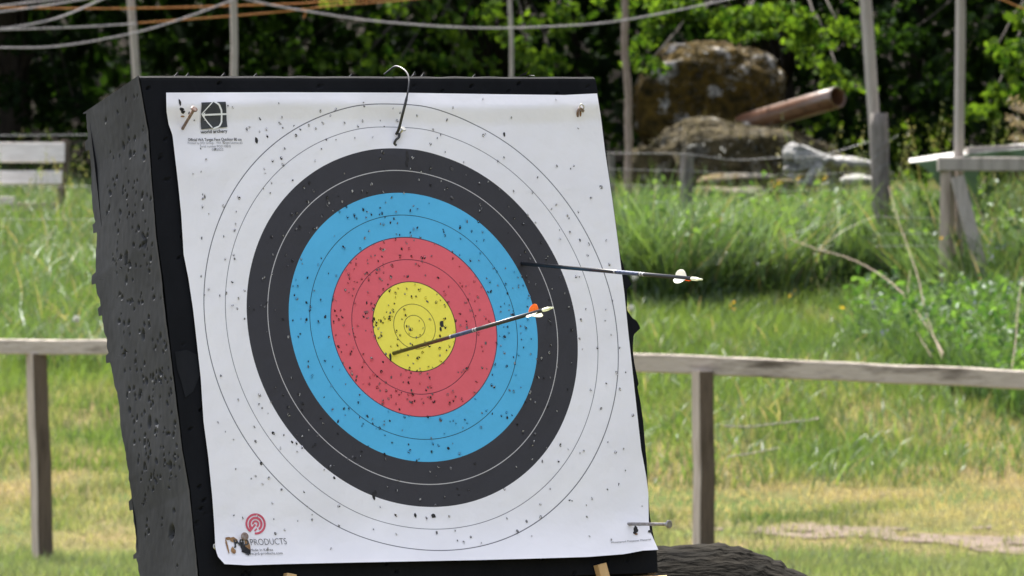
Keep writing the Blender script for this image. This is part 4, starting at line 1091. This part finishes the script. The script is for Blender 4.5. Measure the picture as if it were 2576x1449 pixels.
# tall meadow
def meadow(name, label, x0, x1, Y0, Y1, n, h0, h1, w, mix, dens=None):
    Y = Y0 + (Y1 - Y0) * rng.random(n); X = (x0 + (x1 - x0) * rng.random(n) - PW/2) / FPX * Y
    k = nz2(X, Y, 1.1, 2); k2 = nz2(X, Y, 3.3, 6)
    keep = rng.random(n) < np.clip(.75 + .9 * k2, .1, 1)
    if dens is not None: keep &= dens(X, Y)
    X, Y, k, k2 = X[keep], Y[keep], k[keep], k2[keep]; n = len(X)
    H = (h0 + (h1 - h0) * rng.random(n) ** 1.5) * (1 + .35 * k + .25 * k2) * (np.interp(Y, [46, 48, 50, 56], [1.1, .85, .5, .35]) if dens is not None else 1)
    c = mixc(GREEN, mix, .45 + .7 * k + .8 * (rng.random(n) - .5)); s = rng.random(n) < .07; c[s] = np.array(STRAW) * .9
    s = rng.random(n) < .2; c[s] = BLUE
    c *= .75 + .5 * rng.random((n, 1))
    V, F, C = blades(X, Y, H, w * (.6 + .8 * rng.random(n)), c, .75, seg=4)
    o = np_mesh(name, V, F, M['grass'], col=C); tag(o, label, 'grass', kind='stuff')
def hedge(name, label, n, leafn):
    Y = 45.0 + 4.6 * rng.random(n) ** 1.3; px = 1500 + 1600 * rng.random(n); X = (px - PW/2) / FPX * Y
    k = nz2(X, Y, 1.4, 12); k2 = nz2(X, Y, 4, 16)
    keep = right_hedge(X, Y) & (rng.random(n) < np.clip(.85 + .8 * k2, .15, 1)); X, Y, k, k2 = X[keep], Y[keep], k[keep], k2[keep]; n = len(X)
    H = (.34 + .52 * rng.random(n) ** 1.4) * (1 + .45 * k + .35 * k2) * np.interp(Y, [44, 47, 48.5, 50], [.95, 1.0, .74, .50])
    c = mixc((.032, .072, .020), (.115, .175, .045), .45 + .6 * k2 + 1.0 * (rng.random(n) - .5)); t = rng.random(n) < .25; c[t] = np.array((.10, .155, .085)); t = rng.random(n) < .06; c[t] = np.array(STRAW) * .7
    c *= .7 + .6 * rng.random((n, 1))
    V, F, C = blades(X, Y, H, np.where(rng.random(n) < .3, .022, .012) * (.5 + .9 * rng.random(n)), c, .65, seg=4)
    o = np_mesh(name, V, F, M['grass'], col=C); tag(o, label, 'grass', kind='stuff')
    i = rng.integers(0, n, leafn); P = np.stack([X[i], Y[i], gz(X[i], Y[i]) + H[i] * .8 * rng.random(leafn)], 1) + rng.normal(size=(leafn, 3)) * .03
    V, F = leaf_arrays(P, rng.uniform(.03, .075, leafn)); o2 = np_mesh('weed_leaves', V, F, M['leaf'], o, col=leaf_cols(leafn, (.028, .065, .018), (.11, .175, .05))); o2['kind'] = 'stuff'
def right_hedge(X, Y):       # front edge of the tall clump runs obliquely
    px = X / Y * FPX + PW/2
    return Y > np.interp(px, [1500, 1700, 2000, 2200, 2400, 2576, 3200], [45.2, 45.0, 46.0, 46.6, 45.2, 43.6, 43])
hedge('tall_weeds', 'rank dark green clump of tall grass and weeds below the boulders', 42000, 22000)
meadow('meadow_grass', 'tall lush meadow grass under the boulders at the right', 1400, 3100, 43, 56, 52000, .22, .62, .013, LIME, right_hedge)
meadow('meadow_grass', 'tall green grass between the left rail and the white bench', -620, 1450, 42.5, 58, 84000, .16, .42, .011, LIME)
meadow('meadow_grass', 'mid-height grass behind the right rail', 1400, 3100, 38.6, 46, 16000, .08, .24, .010, LIME)
# seed heads and stalks
def stalks(n, x0, x1, Y0, Y1, h0, h1, name, label):
    Y = Y0 + (Y1 - Y0) * rng.random(n); X = (x0 + (x1 - x0) * rng.random(n) - PW/2) / FPX * Y; H = h0 + (h1 - h0) * rng.random(n)
    c = mixc((.10, .15, .04), (.24, .21, .09), rng.random(n))
    V, F, C = blades(X, Y, H, np.full(n, .0065), c, .25, seg=4)
    # panicles: little husks up the last third
    m = 12; bi = np.repeat(np.arange(n), m); t = .72 + .3 * rng.random(n * m)
    tips = V.reshape(n, 9, 3)[:, 8]; rt = V.reshape(n, 9, 3)[:, 0]
    P = rt[bi] + (tips[bi] - rt[bi]) * t[:, None] + rng.normal(size=(n * m, 3)) * .009
    V2, F2 = leaf_arrays(P, rng.uniform(.012, .024, n * m), droop=-1.5)
    me_v = np.concatenate([V, V2]); 
    q4 = np.concatenate([np.concatenate([F, F[:, 2:3]], 1) * 0 + np.concatenate([F, F[:, 2:3]], 1)])
    o1 = np_mesh(name, V, F, M['grass'], col=C); tag(o1, label, 'grass', kind='stuff')
    o2 = np_mesh('seed_heads', V2, F2, M['grass'], o1, col=np.repeat(c[bi], 6, 0)); o2['kind'] = 'stuff'
stalks(120, 1980, 3000, 46, 55, .55, .95, 'seed_grass', 'thin seeding grass stalks standing up against the dark wood at the right')
stalks(90, -300, 420, 47, 53, .5, .85, 'seed_grass', 'thin seeding grass stalks in front of the bench')
# leafy vetch at the right
n = 6500; Y = rng.uniform(40.3, 44.4, n); px = 2120 + 900 * rng.random(n) ** .8; X = (px - PW/2) / FPX * Y
yy = PH/2 - (gz(X, Y) - CAMH) / Y * FPX
k = (nz2(X, Y, 2.2, 4) > -.25) & (Y > np.interp(px, [2120, 2300, 2576], [43.6, 42.2, 40.6]))
X, Y = X[k], Y[k]; n = len(X); P = np.stack([X, Y, gz(X, Y) + .42 * rng.random(n) ** .8 * (1 + .4 * nz2(X, Y, 1.5, 8))], 1)
V, F = leaf_arrays(P, rng.uniform(.03, .075, n)); 
o = np_mesh('vetch_patch', V, F, M['leaf'], col=leaf_cols(n, (.02, .055, .016), (.085, .15, .045))); i = rng.integers(0, n, 11000); c = mixc((.03, .075, .016), (.12, .19, .05), rng.random(11000))
V, F, C = blades(X[i] + rng.normal(size=11000) * .05, Y[i], .18 + .38 * rng.random(11000) ** 1.3, .009 * (.5 + rng.random(11000)), c, .8, seg=4)
ob_ = np_mesh('weed_blades', V, F, M['grass'], o, col=C); ob_['kind'] = 'stuff'
tag(o, 'leafy wild plants spilling towards the rail at the right edge', 'weeds', kind='stuff')
def flowers(name, label, n, gen, c0, c1, size):
    P = gen(n); V, F = leaf_arrays(P, rng.uniform(size[0], size[1], len(P)))
    o = np_mesh(name, V, F, M['petal'], col=leaf_cols(len(P), c0, c1)); tag(o, label, 'flowers', kind='stuff')
def g1(n):
    c = [(2440,560),(2460,590),(2480,610),(2520,620),(2540,600),(2500,575),(2500,640),(2560,700),(2230,830),(2205,740),(2290,760),(2330,790),(2540,740),(2450,760)]; out = []
    for k in range(n):
        a = c[k % len(c)]; Yf = np.interp(a[1], [560, 830], [46.0, 41.6]); v = at(a[0] + rng.normal() * 9, a[1] + rng.normal() * 9, Yf); out.append(v[:])
    return np.array(out)
flowers('purple_vetch', 'small purple vetch flowers scattered through the green plants at the right', 90, g1, (.10, .10, .24), (.20, .18, .36), (.012, .022))
def g2(n):
    c = [(1960,462),(2012,447),(2076,450),(2205,478),(1995,740),(2115,770),(1850,760),(1845,772),(2380,450),(2418,540),(2376,540),(2395,580),(2370,600),(2410,610),(2375,905),(305,733),(318,750),(1940,470)]; out = []
    for k in range(n):
        a = c[k % len(c)]; Yf = np.interp(a[1], [440, 560, 780], [49.5, 45.6, 43.2]); v = at(a[0] + rng.normal() * 4, a[1] + rng.normal() * 5, Yf); out.append(v[:])
    return np.array(out)
flowers('buttercups', 'tiny yellow buttercups dotted in the tall grass', 54, g2, (.70, .42, .02), (.8, .55, .03), (.014, .024))
# pale dandelion clocks beside the block
for (x, y, Yd, r, lab) in ((1596, 698, 44.6, .018, 'pale dandelion clock just below the fletched end of the upper arrow'), (1588, 775, 42.6, .018, 'pale dandelion clock beside the torn right edge of the block'), (192, 802, 43.4, .02, 'pale dandelion clock in the grass above the left rail')):
    c = at(x, y, Yd); b_ = Vector((c.x, Yd, gz1(c.x, Yd))); o = empty('dandelion_clock', b_); tag(o, lab, 'seed head', 'dandelion clocks in the grass')
    mb = MB(); mb.tube([Vector(), (c - b_) * .5 + Vector((.004, 0, 0)), c - b_], .0022, 6); mb.build('stem', M['twig'], o, True)
    P = rng.normal(size=(160, 3)); P = P / np.linalg.norm(P, axis=1)[:, None] * r * rng.uniform(.75, 1, (160, 1)) + np.array(c - b_)
    V, F = leaf_arrays(P, rng.uniform(.006, .012, 160)); np_mesh('puff', V, F, M['petal'], o, col=leaf_cols(160, (.45, .45, .42), (.6, .6, .57)))

# ------------------------------------------------------------------ twigs and sticks
def twig(name, pts, Y0, Y1_, r0, r1, label, cat='twig', mat=None, grp=None):
    n = len(pts); V3 = [at(a, b_, Y0 + (Y1_ - Y0) * i / (n - 1)) for i, (a, b_) in enumerate(pts)]
    S_ = spline(V3, 8 * n); c = S_[-1].copy(); mb = MB(); m = len(S_)
    mb.tube([v - c + Vector((0, 0, .002 * math.sin(i * 1.9))) for i, v in enumerate(S_)], [(r0 + (r1 - r0) * i / (m - 1)) * .40 for i in range(m)], 6)
    o = mb.build(name, mat or M['twig'], None, True); o.location = c; tag(o, label, cat, grp); return o
twig('dry_twig', [(1985,600),(2050,625),(2130,648),(2200,682),(2260,728),(2310,790),(2350,850),(2374,892)], 45.2, 41.6, .006, .013, 'long curved bare twig arching down through the grass at the right')
twig('dry_twig', [(2236,470),(2262,560),(2290,640),(2310,700),(2330,790),(2372,905)], 45.6, 41.5, .004, .007, 'thin upright dead stem leaning beside the log post')
twig('dry_twig', [(2290,680),(2284,740),(2300,820),(2345,900)], 44.5, 41.6, .003, .006, 'faint straight dead stem crossing the curved twig')
twig('dry_twig', [(1728,392),(1712,470),(1706,560),(1700,600)], 46.8, 46.6, .004, .007, 'straw coloured dead stalk leaning against the short fence post')
twig('dry_twig', [(1607,475),(1590,530),(1570,590),(1560,640)], 47, 46, .004, .008, 'pale dead stalk slanting beside the right edge of the target')
twig('fallen_stick', [(1822,1072),(1880,1074),(1950,1066),(2040,1056),(2060,1052)], 39.9, 40.1, .016, .012, 'longer pale stick lying on the lawn behind the right post', 'stick', M['wood'])
twig('fallen_stick', [(1830,1150),(1890,1140),(1960,1126)], 39.0, 39.2, .012, .008, 'shorter pale stick lying in the dry grass', 'stick', M['wood'])
twig('dry_twig', [(2572,700),(2560,780),(2556,850),(2545,930)], 41, 40, .005, .008, 'dark bare stem standing at the right picture edge')
twig('dry_twig', [(2512,0),(2478,40),(2440,110),(2420,150)], 57, 57, .005, .004, 'thin bare shoot hanging in the shade right of the square pole')
# plumes of dry reed at the right edge
ro = empty('dry_reed', at(2640, 600, 51.5)); ro.location.z = gz1(ro.location.x, 51.5); tag(ro, 'dry brown reed plumes poking in at the right edge', 'reed')
for q_, (x, y) in enumerate(((2552,262),(2540,300),(2548,342))):
    P = []
    for k in range(260):
        t = rng.random(); v = at(x + 80 * t + rng.normal() * 7, y + 30 * t + rng.normal() * 7 * (1.1 - t), 51.5 + .08 * rng.normal()); P.append((v - ro.location)[:])
    P = np.array(P); V, F = leaf_arrays(P, rng.uniform(.012, .035, len(P)), droop=.5)
    pl = np_mesh('plume', V, F, M['grass'], ro, col=leaf_cols(len(P), (.13, .095, .065), (.25, .20, .15)))
    pl['kind'] = 'stuff'
    mb = MB(); mb.tube(spline([Vector((.05 * q_, 0, 0)), at(x + 90, y + 120, 51.5) - ro.location, at(x + 10, y + 8, 51.5) - ro.location], 10), .005, 5); mb.build('stem', M['twig'], ro, True)
